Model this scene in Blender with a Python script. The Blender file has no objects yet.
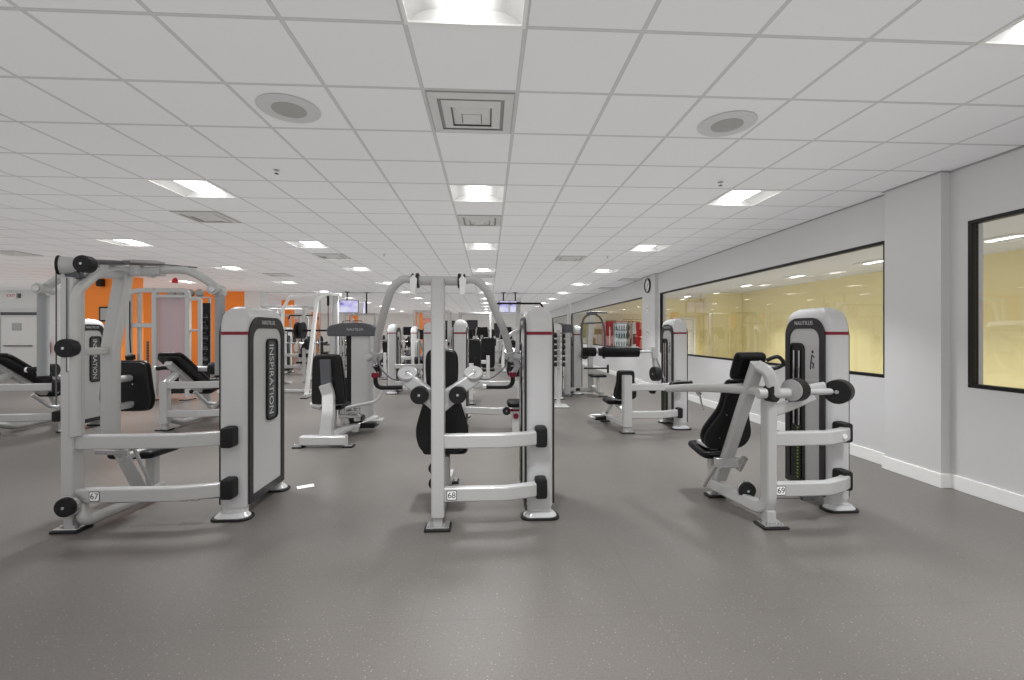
import bpy, bmesh, math, random
from mathutils import Vector, Matrix
random.seed(7)
PI = math.pi
SC = bpy.context.scene
COL = SC.collection
V = Vector

# ------------------------------------------------------------------ materials
def lin(c):
    return tuple((x/12.92 if x <= .04045 else ((x+.055)/1.055)**2.4) for x in c)
def hexc(h):
    return lin(tuple(int(h[i:i+2], 16)/255 for i in (0, 2, 4)))
def mat(name, col, rough=.5, metal=0.0, spec=.5, noise=0.0, nscale=60, bump=0.0, coat=0.0):
    m = bpy.data.materials.new(name); m.use_nodes = True
    nt = m.node_tree; b = nt.nodes['Principled BSDF']
    c = hexc(col) if isinstance(col, str) else col
    b.inputs['Base Color'].default_value = (*c, 1)
    b.inputs['Roughness'].default_value = rough
    b.inputs['Metallic'].default_value = metal
    b.inputs['Specular IOR Level'].default_value = spec
    b.inputs['Coat Weight'].default_value = coat
    if noise or bump:
        tc = nt.nodes.new('ShaderNodeTexCoord'); n = nt.nodes.new('ShaderNodeTexNoise')
        n.inputs['Scale'].default_value = nscale
        nt.links.new(tc.outputs['Object'], n.inputs['Vector'])
        if noise:
            mx = nt.nodes.new('ShaderNodeMix'); mx.data_type = 'RGBA'
            mx.inputs['A'].default_value = (*[x*(1-noise) for x in c], 1)
            mx.inputs['B'].default_value = (*[min(1, x*(1+noise)) for x in c], 1)
            nt.links.new(n.outputs['Fac'], mx.inputs['Factor'])
            nt.links.new(mx.outputs['Result'], b.inputs['Base Color'])
        if bump:
            bp = nt.nodes.new('ShaderNodeBump'); bp.inputs['Strength'].default_value = bump
            bp.inputs['Distance'].default_value = .002
            nt.links.new(n.outputs['Fac'], bp.inputs['Height'])
            nt.links.new(bp.outputs['Normal'], b.inputs['Normal'])
    return m
def emis(name, col, s):
    m = bpy.data.materials.new(name); m.use_nodes = True
    nt = m.node_tree; nt.nodes.clear()
    o = nt.nodes.new('ShaderNodeOutputMaterial'); e = nt.nodes.new('ShaderNodeEmission')
    e.inputs['Color'].default_value = (*col, 1); e.inputs['Strength'].default_value = s
    nt.links.new(e.outputs[0], o.inputs[0])
    return m

SILVER = mat('silver_paint', 'C2C2C1', .26, .2, noise=.03, nscale=300)
SHELL = mat('shell_plastic', 'C3C3C3', .22, 0, noise=.02, nscale=200, coat=.5)
PANELM = mat('panel_grey', 'BBBBBA', .4, 0, noise=.02)
CHAR = mat('charcoal_plastic', '28282A', .36, 0, noise=.08)
RUBBER = mat('black_rubber', '121213', .5, 0, noise=.1, nscale=120)
VINYL = mat('black_vinyl', '070708', .42, 0, .3, bump=.25, nscale=220)
BLACKM = mat('black_metal', '161617', .4, .2, noise=.1)
IRON = mat('cast_iron', '232325', .5, .3, noise=.15)
CHROME = mat('polished_steel', 'DADADA', .18, .9)
WHITEP = mat('white_plastic', 'E6E6E4', .35, 0, noise=.02)
RED = mat('dark_red_band', '7C1530', .35, 0, noise=.05)
REDB = mat('bright_red', 'C42024', .4, 0, noise=.05)
DGREY = mat('dark_grey_plastic', '55565A', .45, 0, noise=.06)
BADGE = mat('smoked_badge', '4A4B4E', .25, 0, noise=.05)
LETTER = mat('silver_lettering', 'C8C8CA', .35, .3)
INK = mat('black_ink', '181818', .5)
CABLE = mat('cable_grey', '6A6A6C', .45, .3)
STACK = mat('weight_stack', '2A2B2C', .4, .3, noise=.1)
GREENL = mat('green_labels', '7FA038', .5)
WALLM = mat('wall_paint', 'CDCDCD', .6, 0, noise=.015, nscale=3, bump=.08)
WALLW = mat('wall_paint_white', 'DCDCDA', .6, 0, noise=.015, nscale=3, bump=.05)
TRIMW = mat('baseboard_white', 'F0F0EE', .4, 0, noise=.01)
ORANGE = mat('orange_paint', 'F98F3A', .55, 0, noise=.02, nscale=3)
YELLOW = mat('yellow_paint', 'E3D7A0', .55, 0, noise=.03, nscale=1.2)
PINK = mat('coral_mural', 'E8A79A', .6, 0, noise=.25, nscale=5)
FRAMEB = mat('black_frame', '1A1A1A', .45, .2)
WOOD = mat('studio_floor', 'ABA69C', .35, 0, noise=.12, nscale=8)
PAPER = mat('paper_white', 'F2F2F0', .6, 0, noise=.01)
GREYP = mat('poster_grey', 'A9ABAA', .6, 0, noise=.2, nscale=18)
DARKP = mat('poster_dark', '35353B', .4, 0, noise=.35, nscale=14)
VENTM = mat('vent_metal', 'D6D6D4', .45, .1, noise=.03)
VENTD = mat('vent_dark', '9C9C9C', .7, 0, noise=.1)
MESHG = mat('speaker_grille', 'A6A6A4', .6, 0, noise=.12, nscale=400)
LAMP = emis('lamp_glow', (1, .99, .97), 6.0)
WING = mat('lamp_reflector', 'D0D0CF', .45, 0, noise=.01)
FACE_L = mat('light_grey_cap', 'BDBDBD', .35, .2)

def acrylic(name, col, alpha):
    m = bpy.data.materials.new(name); m.use_nodes = True
    nt = m.node_tree; nt.nodes.clear()
    o = nt.nodes.new('ShaderNodeOutputMaterial'); mx = nt.nodes.new('ShaderNodeMixShader')
    t = nt.nodes.new('ShaderNodeBsdfTransparent'); p = nt.nodes.new('ShaderNodeBsdfPrincipled')
    p.inputs['Base Color'].default_value = (*hexc(col), 1); p.inputs['Roughness'].default_value = .12
    mx.inputs[0].default_value = alpha
    nt.links.new(t.outputs[0], mx.inputs[1]); nt.links.new(p.outputs[0], mx.inputs[2]); nt.links.new(mx.outputs[0], o.inputs[0])
    return m
ACRYL = acrylic('smoked_pink_acrylic', 'CDBCC4', .72)
def glass(name):
    m = bpy.data.materials.new(name); m.use_nodes = True
    nt = m.node_tree; nt.nodes.clear()
    o = nt.nodes.new('ShaderNodeOutputMaterial'); mx = nt.nodes.new('ShaderNodeMixShader')
    t = nt.nodes.new('ShaderNodeBsdfTransparent'); g = nt.nodes.new('ShaderNodeBsdfGlossy')
    g.inputs['Roughness'].default_value = .0
    f = nt.nodes.new('ShaderNodeLayerWeight'); f.inputs['Blend'].default_value = .5
    pw = nt.nodes.new('ShaderNodeMath'); pw.operation = 'POWER'; pw.inputs[1].default_value = 4.5
    ma = nt.nodes.new('ShaderNodeMath'); ma.operation = 'MULTIPLY_ADD'; ma.inputs[1].default_value = .85; ma.inputs[2].default_value = .05
    nt.links.new(f.outputs['Facing'], pw.inputs[0]); nt.links.new(pw.outputs[0], ma.inputs[0])
    nt.links.new(ma.outputs[0], mx.inputs[0]); nt.links.new(t.outputs[0], mx.inputs[1]); nt.links.new(g.outputs[0], mx.inputs[2]); nt.links.new(mx.outputs[0], o.inputs[0])
    return m
GLASS = glass('window_glass')

def floor_mat():
    m = bpy.data.materials.new('rubber_floor'); m.use_nodes = True
    nt = m.node_tree; b = nt.nodes['Principled BSDF']; N = nt.nodes.new; L = nt.links.new
    tc = N('ShaderNodeTexCoord')
    n1 = N('ShaderNodeTexNoise'); n1.inputs['Scale'].default_value = .8; n1.inputs['Detail'].default_value = 5
    n2 = N('ShaderNodeTexNoise'); n2.inputs['Scale'].default_value = 90; n2.inputs['Detail'].default_value = 3
    vo = N('ShaderNodeTexVoronoi'); vo.inputs['Scale'].default_value = 55
    for n in (n1, n2, vo): L(tc.outputs['Object'], n.inputs['Vector'])
    r1 = N('ShaderNodeMix'); r1.data_type = 'RGBA'
    r1.inputs['A'].default_value = (*hexc('595551'), 1); r1.inputs['B'].default_value = (*hexc('6B6763'), 1)
    L(n1.outputs['Fac'], r1.inputs['Factor'])
    r2 = N('ShaderNodeMix'); r2.data_type = 'RGBA'; r2.blend_type = 'OVERLAY'; r2.inputs['Factor'].default_value = .35
    L(r1.outputs['Result'], r2.inputs['A']); L(n2.outputs['Fac'], r2.inputs['B'])
    # pale flecks: a random share of the cells carries a small chip
    lt = N('ShaderNodeMath'); lt.operation = 'LESS_THAN'; lt.inputs[1].default_value = .17
    L(vo.outputs['Distance'], lt.inputs[0])
    sp = N('ShaderNodeSeparateColor'); L(vo.outputs['Color'], sp.inputs[0])
    gt = N('ShaderNodeMath'); gt.operation = 'GREATER_THAN'; gt.inputs[1].default_value = .72
    L(sp.outputs[0], gt.inputs[0])
    mu = N('ShaderNodeMath'); mu.operation = 'MULTIPLY'; L(lt.outputs[0], mu.inputs[0]); L(gt.outputs[0], mu.inputs[1])
    r3 = N('ShaderNodeMix'); r3.data_type = 'RGBA'; r3.inputs['B'].default_value = (*hexc('918D88'), 1)
    L(mu.outputs[0], r3.inputs['Factor']); L(r2.outputs['Result'], r3.inputs['A'])
    # seams of the rubber sheet, every 1.22 m
    sx = N('ShaderNodeSeparateXYZ'); L(tc.outputs['Object'], sx.inputs[0])
    def seam(out, per, off):
        a = N('ShaderNodeMath'); a.operation = 'ADD'; a.inputs[1].default_value = off; L(out, a.inputs[0])
        mo = N('ShaderNodeMath'); mo.operation = 'FLOORED_MODULO'; mo.inputs[1].default_value = per; L(a.outputs[0], mo.inputs[0])
        c = N('ShaderNodeMath'); c.operation = 'LESS_THAN'; c.inputs[1].default_value = .006; L(mo.outputs[0], c.inputs[0])
        return c.outputs[0]
    s1 = seam(sx.outputs[0], 1.22, .35); s2 = seam(sx.outputs[1], 1.22, .1)
    mxs = N('ShaderNodeMath'); mxs.operation = 'MAXIMUM'; L(s1, mxs.inputs[0]); L(s2, mxs.inputs[1])
    sc = N('ShaderNodeMath'); sc.operation = 'MULTIPLY'; sc.inputs[1].default_value = .2; L(mxs.outputs[0], sc.inputs[0])
    r4 = N('ShaderNodeMix'); r4.data_type = 'RGBA'; r4.inputs['B'].default_value = (*hexc('3C3936'), 1)
    L(sc.outputs[0], r4.inputs['Factor']); L(r3.outputs['Result'], r4.inputs['A'])
    L(r4.outputs['Result'], b.inputs['Base Color'])
    b.inputs['Roughness'].default_value = .38; b.inputs['Specular IOR Level'].default_value = .8
    bp = N('ShaderNodeBump'); bp.inputs['Strength'].default_value = .25; bp.inputs['Distance'].default_value = .002
    L(n2.outputs['Fac'], bp.inputs['Height']); L(bp.outputs['Normal'], b.inputs['Normal'])
    return m
GX, GY, TILE = -.419, 1.675, .61
def ceil_mat():
    m = bpy.data.materials.new('ceiling_tiles'); m.use_nodes = True
    nt = m.node_tree; b = nt.nodes['Principled BSDF']; N = nt.nodes.new; L = nt.links.new
    tc = N('ShaderNodeTexCoord'); sx = N('ShaderNodeSeparateXYZ'); L(tc.outputs['Object'], sx.inputs[0])
    def dist(out, off):            # distance to the nearest grid bar
        a = N('ShaderNodeMath'); a.operation = 'SUBTRACT'; a.inputs[1].default_value = off; L(out, a.inputs[0])
        p = N('ShaderNodeMath'); p.operation = 'PINGPONG'; p.inputs[1].default_value = TILE/2; L(a.outputs[0], p.inputs[0])
        return p.outputs[0]
    mn = N('ShaderNodeMath'); mn.operation = 'MINIMUM'; L(dist(sx.outputs[0], GX), mn.inputs[0]); L(dist(sx.outputs[1], GY), mn.inputs[1])
    bar = N('ShaderNodeMath'); bar.operation = 'LESS_THAN'; bar.inputs[1].default_value = .009; L(mn.outputs[0], bar.inputs[0])
    edge = N('ShaderNodeMath'); edge.operation = 'LESS_THAN'; edge.inputs[1].default_value = .0125; L(mn.outputs[0], edge.inputs[0])  # darker rim beside the bars, their shadow painted into the tile colour
    n = N('ShaderNodeTexNoise'); n.inputs['Scale'].default_value = 160; n.inputs['Detail'].default_value = 4; L(tc.outputs['Object'], n.inputs['Vector'])
    t = N('ShaderNodeMix'); t.data_type = 'RGBA'; t.inputs['A'].default_value = (*hexc('E6E6E7'), 1); t.inputs['B'].default_value = (*hexc('F0F0F1'), 1)
    L(n.outputs['Fac'], t.inputs['Factor'])
    e = N('ShaderNodeMix'); e.data_type = 'RGBA'; e.inputs['B'].default_value = (*hexc('BABABA'), 1)
    L(edge.outputs[0], e.inputs['Factor']); L(t.outputs['Result'], e.inputs['A'])
    f = N('ShaderNodeMix'); f.data_type = 'RGBA'; f.inputs['B'].default_value = (*hexc('CCCCCC'), 1)
    L(bar.outputs[0], f.inputs['Factor']); L(e.outputs['Result'], f.inputs['A'])
    L(f.outputs['Result'], b.inputs['Base Color']); b.inputs['Roughness'].default_value = .75
    b.inputs['Specular IOR Level'].default_value = .2
    return m

# ------------------------------------------------------------------ mesh tools
def fillet(pts, r, n=6):
    pts = [V(p) for p in pts]; out = [pts[0]]
    for i in range(1, len(pts)-1):
        a, b, c = pts[i-1], pts[i], pts[i+1]
        u = (a-b); w = (c-b); lu, lw = u.length, w.length
        if lu < 1e-6 or lw < 1e-6: continue
        u /= lu; w /= lw
        ang = u.angle(w, PI)
        if ang > PI-.02: out.append(b); continue
        d = min(r/math.tan(ang/2), lu*.48, lw*.48)
        p0, p1 = b+u*d, b+w*d
        for k in range(n+1):
            t = k/n; out.append(p0.lerp(b, t).lerp(b.lerp(p1, t), t))
    out.append(pts[-1]); return out
def catmull(pts, n=5, closed=False):
    pts = [V(p) for p in pts]; m = len(pts); out = []
    for i in range(m if closed else m-1):
        if closed: p0, p1, p2, p3 = pts[(i-1) % m], pts[i], pts[(i+1) % m], pts[(i+2) % m]
        else: p0, p1, p2, p3 = pts[max(i-1, 0)], pts[i], pts[i+1], pts[min(i+2, m-1)]
        for k in range(n):
            t = k/n
            out.append(.5*((2*p1)+(p2-p0)*t+(2*p0-5*p1+4*p2-p3)*t*t+(3*p1-p0-3*p2+p3)*t**3))
    if not closed: out.append(pts[-1])
    return out
def rrect(w, h, r, n=4):
    r = min(r, w*.499, h*.499); out = []
    for cx, cy, a in ((w/2-r, h/2-r, 0), (-w/2+r, h/2-r, PI/2), (-w/2+r, -h/2+r, PI), (w/2-r, -h/2+r, 1.5*PI)):
        for k in range(n+1):
            t = a+PI/2*k/n; out.append((cx+r*math.cos(t), cy+r*math.sin(t)))
    return out
def circ(r, n=14): return [(r*math.cos(2*PI*k/n), r*math.sin(2*PI*k/n)) for k in range(n)]
def arch(a0, a1, b0, b1, r, n=8, rb=0.0):
    o = []
    if rb:
        for k in range(4): t = PI+PI/2*k/3; o.append((a0+rb+rb*math.cos(t), b0+rb+rb*math.sin(t)))
        for k in range(4): t = 1.5*PI+PI/2*k/3; o.append((a1-rb+rb*math.cos(t), b0+rb+rb*math.sin(t)))
    else: o += [(a0, b0), (a1, b0)]
    for k in range(n+1): t = PI/2*k/n; o.append((a1-r+r*math.cos(t), b1-r+r*math.sin(t)))
    for k in range(n+1): t = PI/2+PI/2*k/n; o.append((a0+r+r*math.cos(t), b1-r+r*math.sin(t)))
    return o
def inset(o, d):
    n = len(o); res = []
    A = sum(o[i][0]*o[(i+1) % n][1]-o[(i+1) % n][0]*o[i][1] for i in range(n))
    s = 1 if A > 0 else -1
    for i in range(n):
        p, q, r_ = V(o[i-1]), V(o[i]), V(o[(i+1) % n])
        e1 = (q-p); e2 = (r_-q)
        if e1.length < 1e-7: e1 = e2
        if e2.length < 1e-7: e2 = e1
        e1 = e1.normalized(); e2 = e2.normalized()
        n1 = V((-e1.y, e1.x))*s; n2 = V((-e2.y, e2.x))*s
        nn = n1+n2
        if nn.length < 1e-6: nn = n1
        nn.normalize(); k = max(.5, nn.dot(n1))
        res.append((q.x+nn.x*d/k, q.y+nn.y*d/k))
    return res

class M:
    def __init__(s, xf=None): s.v = []; s.f = []; s.xf = xf
    def add(s, pts):
        b = len(s.v)
        s.v += [(s.xf @ V(p)) if s.xf else V(p) for p in pts]; return b
    def loft(s, rings, caps=True, close=False):
        n = len(rings[0]); bs = [s.add(r) for r in rings]
        prs = list(zip(bs, bs[1:]))+([(bs[-1], bs[0])] if close else [])
        for a, b in prs:
            for i in range(n):
                j = (i+1) % n; s.f.append((a+i, a+j, b+j, b+i))
        if caps and not close:
            s.f.append(tuple(range(bs[0], bs[0]+n))[::-1]); s.f.append(tuple(range(bs[-1], bs[-1]+n)))
        return s
    def sweep(s, path, prof, up=(0, 0, 1), scale=None):
        path = [V(p) for p in path]; rings = []; N = len(path)
        t0 = (path[1]-path[0]).normalized(); u = V(up)
        if abs(t0.dot(u)) > .95: u = V((0, 1, 0)) if abs(t0.y) < .9 else V((1, 0, 0))
        side = t0.cross(u).normalized()
        for i, p in enumerate(path):
            if i == 0: t = t0
            elif i == N-1: t = (path[-1]-path[-2]).normalized()
            else:
                t = ((path[i]-path[i-1]).normalized()+(path[i+1]-path[i]).normalized()).normalized()
            side = (side-t*side.dot(t)).normalized(); w = side.cross(t)
            k = 1 if scale is None else scale[0]+(scale[1]-scale[0])*i/(N-1)
            rings.append([p+side*a*k+w*b*k for a, b in prof])
        return s.loft(rings)
    def tube(s, path, r, n=12, fr=0, scale=None):
        if fr: path = fillet(path, fr)
        return s.sweep(path, circ(r, n), scale=scale)
    def beam(s, path, w, h, r=.012, fr=0, up=(0, 0, 1)):
        if fr: path = fillet(path, fr)
        return s.sweep(path, rrect(w, h, r, 3), up)
    def cyl(s, p0, p1, r, n=24, bev=.006, r1=None):
        p0, p1 = V(p0), V(p1); t = p1-p0; L = t.length; t.normalize(); r1 = r if r1 is None else r1
        u = V((0, 0, 1)) if abs(t.z) < .9 else V((1, 0, 0))
        a = t.cross(u).normalized(); b = a.cross(t)
        bev = min(bev, r*.5, L*.45); rings = []
        for d, k in ((0, r-bev), (bev*.3, r-bev*.3), (bev, r), (L-bev, r1), (L-bev*.3, r1-bev*.3), (L, r1-bev)):
            rings.append([p0+t*d+a*k*math.cos(2*PI*i/n)+b*k*math.sin(2*PI*i/n) for i in range(n)])
        return s.loft(rings)
    def lathe(s, c, prof, n=24, axis='z', close=False):     # prof: (radius, height)
        rings = []
        for r, h in prof:
            ring = []
            for i in range(n):
                x, y = r*math.cos(2*PI*i/n), r*math.sin(2*PI*i/n)
                q = {'z': (x, y, h), 'x': (h, x, y), 'y': (x, h, y)}[axis]
                ring.append(V(c)+V(q))
            rings.append(ring)
        return s.loft(rings, close=close)
    def box(s, c, sz, r=.006, n=2):
        c = V(c); x, y, z = sz; r = min(r, x*.45, y*.45, z*.45); rings = []
        st = [(-z/2+r*(1-math.sin(PI/2*k/2)), r*(1-math.cos(PI/2*k/2))) for k in (0, 1, 2)]
        st = [(-z/2, r), (-z/2+r*.3, r*.3), (-z/2+r, 0), (z/2-r, 0), (z/2-r*.3, r*.3), (z/2, r)]
        for h, i in st:
            rings.append([c+V((a, b, h)) for a, b in rrect(x-2*i, y-2*i, max(r-i, r*.35), n)])
        return s.loft(rings)
    def slab(s, o, t0, t1, bev=.006, steps=3):  # outline in (a, b), thickness along c
        L = t1-t0; bev = min(bev, abs(L)*.49); rings = []; sg = 1 if L > 0 else -1
        for k in range(steps+1):
            q = PI/2*k/steps; rings.append([(a, b, t0+sg*bev*(1-math.cos(q))) for a, b in inset(o, bev*(1-math.sin(q)))])
        for k in range(steps, -1, -1):
            q = PI/2*k/steps; rings.append([(a, b, t1-sg*bev*(1-math.cos(q))) for a, b in inset(o, bev*(1-math.sin(q)))])
        return s.loft(rings)
    def ring(s, out, inn, t0, t1):
        return s.loft([[(a, b, t0) for a, b in out], [(a, b, t1) for a, b in out],
                       [(a, b, t1) for a, b in inn], [(a, b, t0) for a, b in inn]], close=True)
    def build(s, name, m, parent=None, ang=38):
        me = bpy.data.meshes.new(name); me.from_pydata([tuple(p) for p in s.v], [], s.f)
        bm = bmesh.new(); bm.from_mesh(me); bmesh.ops.recalc_face_normals(bm, faces=bm.faces); bm.to_mesh(me); bm.free()
        me.materials.append(m); me.shade_smooth(); me.set_sharp_from_angle(angle=math.radians(ang))
        o = bpy.data.objects.new(name, me); COL.objects.link(o)
        if ang > 5:
            wn = o.modifiers.new('normals', 'WEIGHTED_NORMAL'); wn.keep_sharp = True; wn.weight = 80
        if parent: o.parent = parent
        return o
def tag(o, label=None, cat=None, group=None, kind=None):
    for k, v in (('label', label), ('category', cat), ('group', group), ('kind', kind)):
        if v: o[k] = v
    return o
def thing(name, label, cat, loc=(0, 0, 0), rz=0.0, group=None):
    o = bpy.data.objects.new(name, None); o.empty_display_size = .1; COL.objects.link(o)
    o.location = loc; o.rotation_euler = (0, 0, rz); return tag(o, label, cat, group)
def struct(o): o['kind'] = 'structure'; return o
def text(s, size, xa, ya, pos, m, parent, name='lettering', depth=.001, align='CENTER'):
    cu = bpy.data.curves.new(name, 'FONT'); cu.body = s; cu.size = size; cu.extrude = depth
    cu.align_x = align; cu.align_y = 'CENTER'; cu.materials.append(m)
    tmp = bpy.data.objects.new(name, cu); COL.objects.link(tmp)
    bpy.context.view_layer.update()
    me = bpy.data.meshes.new_from_object(tmp.evaluated_get(bpy.context.evaluated_depsgraph_get()))
    bpy.data.objects.remove(tmp); bpy.data.curves.remove(cu)
    if not me.materials: me.materials.append(m)
    o = bpy.data.objects.new(name, me); COL.objects.link(o)
    xa, ya = V(xa).normalized(), V(ya).normalized(); za = xa.cross(ya)
    mt = Matrix((xa, ya, za)).transposed().to_4x4(); mt.translation = V(pos)
    if parent: o.parent = parent
    o.matrix_local = mt; return o
def frame(o, a, b):                                # matrix with local axes a, b and a x b
    a, b = V(a).normalized(), V(b).normalized(); c = a.cross(b)
    m = Matrix((a, b, c)).transposed().to_4x4(); m.translation = V(o); return m

# ------------------------------------------------------------------ shell of the room
CZ = 3.05; XR = 4.455; PX = 4.36
fl = M(); fl.box((-7, 17.4, -.06), (30, 42.8, .12), .001); struct(fl.build('floor', floor_mat()))
# light fittings sit in open cells of the tile grid
import functools
CAMX = math.atan(24/449)
def proj(X, Y, Z):
    d = Y*math.cos(CAMX)+X*math.sin(CAMX); u = X*math.cos(CAMX)-Y*math.sin(CAMX)
    return (512+449*u/d, 333-449*(Z-1.49)/d, d) if d > .1 else (9e9, 9e9, d)
LIGHTS = []
for i in range(-6, 2):
    for j in range(0, 11):
        X, Y = -.114+3.05*i, 1.98+3.05*j
        if X < -8.4 and Y > 16.5: continue
        x0 = proj(X-.3, Y+.3, CZ)[0]; x1 = proj(X+.3, Y+.3, CZ)[0]
        if (x1 > 0 and x0 < 1024 and proj(X, Y+.3, CZ)[1] > -5): LIGHTS.append((i, j, X, Y))
VENTS = [(0, 3.2), (0, 6.25), (0, 12.35), (-6, 6.25), (-5, 9.3), (-15, 9.3), (7, 13.0), (-9, 12.35), (3, 9.3), (7, 15.4)]
STUDIO = [(8.53, y) for y in (6.93, 9.42, 11.9, 14.3, 18.7)] + [(6.1, y) for y in (8.2, 11.25, 14.3, 17.3)]
hole = set()
def cell(X, Y): return (int(math.floor((X-GX)/TILE+1e-4)), int(math.floor((Y-GY)/TILE+1e-4)))
for l in LIGHTS: hole.add(cell(l[2], l[3]))
cm = M()
i0, i1 = cell(-21.6, 0)[0], cell(4.5, 0)[0]
j0, j1 = cell(0, -3.2)[1], cell(0, 38)[1]
vid = {}
def vtx(i, j):
    if (i, j) not in vid: vid[(i, j)] = cm.add([(min(GX+i*TILE, 4.6), GY+j*TILE, CZ)])
    return vid[(i, j)]
for i in range(i0, i1+1):
    for j in range(j0, j1+1):
        if (i, j) in hole: continue
        cm.f.append((vtx(i, j), vtx(i, j+1), vtx(i+1, j+1), vtx(i+1, j)))
ceiling = struct(cm.build('ceiling', ceil_mat()))
# shallow step line across the ceiling where the two tile fields meet
tb = M(); tb.box((-2.0, 17.55, 3.04), (12.9, .09, .03), .004); struct(tb.build('trim_ceiling_seam', WALLM))

# right wall, its openings and pillars: (y0, y1) of every opening
OPEN = [(-.6, 3.94), (4.80, 11.42), (12.62, 23.9), (24.7, 33.5)]
SILL, HEAD, TH = .985, 2.53, .15
wm = M()
def wbox(m, x0, x1, y0, y1, z0, z1, r=.001): m.box(((x0+x1)/2, (y0+y1)/2, (z0+z1)/2), (x1-x0, y1-y0, z1-z0), r)
wbox(wm, XR, XR+TH, -1.5, 37.2, 0, SILL); wbox(wm, XR, XR+TH, -1.5, 37.2, HEAD, CZ)
ys = [-1.5]+[v for o in OPEN for v in o]+[37.2]
for k in range(0, len(ys), 2): wbox(wm, XR, XR+TH, ys[k], ys[k+1], SILL, HEAD)
struct(wm.build('wall_right', WALLM))
for k, (y0, y1) in enumerate(((4.10, 4.72), (11.55, 12.5), (23.95, 24.6))):
    p = M(); wbox(p, PX, XR+.02, y0, y1, 0, CZ, .004); struct(p.build('wall_pillar', WALLM))
def opening(n, y0, y1):
    w = thing('window_%d' % n, None, None, (XR+.03, (y0+y1)/2, SILL)); del_keys = [k for k in ('label', 'category') if k in w]
    w['kind'] = 'structure'
    L = y1-y0; hh = HEAD-SILL
    f = M(); t = .035
    for c, sz in (((0, 0, t/2), (.07, L, t)), ((0, 0, hh-t/2), (.07, L, t)), ((0, -L/2+t/2, hh/2), (.07, t, hh-2*t)), ((0, L/2-t/2, hh/2), (.07, t, hh-2*t))):
        f.box(c, sz, .003)
    f.build('window_frame', FRAMEB, w)
    g = M(); nP = max(1, round(L/3.4)); pl = L/nP
    for q in range(nP):
        pane = M(); pane.box((0, -L/2+pl*(q+.5), hh/2), (.008, pl-.004-(2*t if nP == 1 else t), hh-2*t), .001)
        pane.build('window_pane', GLASS, w, 1)
for n, (a, b) in enumerate(OPEN): opening(n+1, a, b)
# baseboards follow wall and pillars
bb = M()
segs = [(-1.5, 4.10, XR), (4.72, 11.55, XR), (12.5, 23.95, XR), (24.6, 37.2, XR)]
for a, b, x in segs: wbox(bb, x-.018, x+.002, a, b, 0, .135, .004)
for a, b in ((4.10, 4.72), (11.55, 12.5), (23.95, 24.6)): wbox(bb, PX-.018, XR, a-.018, b+.018, 0, .135, .004)
struct(bb.build('baseboard_right', TRIMW))
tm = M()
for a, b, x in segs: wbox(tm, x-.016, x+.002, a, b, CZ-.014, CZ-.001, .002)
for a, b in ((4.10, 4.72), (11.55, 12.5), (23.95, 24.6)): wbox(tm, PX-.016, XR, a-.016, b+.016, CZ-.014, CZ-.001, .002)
struct(tm.build('trim_shadow_line', VENTD))  # added dark strip, stands for the shadow line where wall meets ceiling
# studio and side room behind the glass
st = M(); wbox(st, 9.9, 10.05, -3, 20.3, 0, CZ); struct(st.build('wall_studio_side', YELLOW))
st = M(); wbox(st, 4.61, 10.05, 20.2, 20.4, 0, CZ); struct(st.build('wall_studio_end', YELLOW))
st = M(); wbox(st, 8.75, 9.9, 17.0, 17.7, 0, CZ, .004); struct(st.build('wall_pillar', YELLOW))
st = M(); wbox(st, 4.61, 10.0, -3, 37.2, -.1, 0.0); struct(st.build('floor_studio', WOOD))
st = M(); wbox(st, 4.61, 10.05, -3, 37.2, CZ, CZ+.06); struct(st.build('ceiling_studio', WALLM))
st = M(); wbox(st, 7.6, 7.75, 20.4, 37.2, 0, CZ); struct(st.build('wall_side_room', YELLOW))
# studio door
dr = thing('door_1', None, None, (8.95, 20.17, 0)); dr['kind'] = 'structure'
d = M(); d.box((0, 0, 1.05), (.92, .05, 2.1), .006); d.build('door_leaf', WHITEP, dr)
d = M(); d.box((-.52, -.01, 1.08), (.08, .07, 2.16), .006); d.box((.52, -.01, 1.08), (.08, .07, 2.16), .006); d.box((0, -.01, 2.16), (1.12, .07, .08), .006); d.build('door_frame', TRIMW, dr)
d = M(); d.cyl((-.38, -.03, 1), (-.38, -.08, 1), .012); d.cyl((-.38, -.08, 1), (-.27, -.08, 1), .01); d.build('door_handle', CHROME, dr)

# far left: door wall, orange walls, white end
lw = M(); wbox(lw, -22, -13.0, 17.5, 17.7, 0, CZ); struct(lw.build('wall_left', WALLW))
lw = M(); wbox(lw, -13.0, -9.1, 17.4, 17.7, 0, CZ); struct(lw.build('wall_orange', ORANGE))
lw = M(); wbox(lw, -9.1, -8.55, 17.3, 17.9, 0, CZ, .004); struct(lw.build('wall_end_white', WALLW))
lw = M(); wbox(lw, -10.95, -9.85, 12.72, 13.4, 0, CZ, .004); struct(lw.build('wall_orange_pier', ORANGE))
bk = M(); wbox(bk, -22, 9, 37.0, 37.2, 0, CZ); struct(bk.build('wall_back', WALLW))
lf = M(); wbox(lf, -22, -21.8, -1, 37.2, 0, CZ); struct(lf.build('wall_far_left', WALLW))
for (x, y, w_) in ((-9.55, 22.0, .42), (-12.9, 34.5, .5), (-9.7, 33.0, .5), (-5.0, 33.0, .45)):
    p = M(); wbox(p, x-w_/2, x+w_/2, y-w_/2, y+w_/2, 0, CZ, .004); struct(p.build('wall_pillar', ORANGE))
p = M(); wbox(p, -18.5, -15.2, 36.9, 37.0, 1.2, 2.6); struct(p.build('wall_mural', PINK))
p = M(); wbox(p, -5.9, -4.2, 36.9, 37.0, 1.0, 2.7); struct(p.build('wall_mural', PINK))
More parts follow.
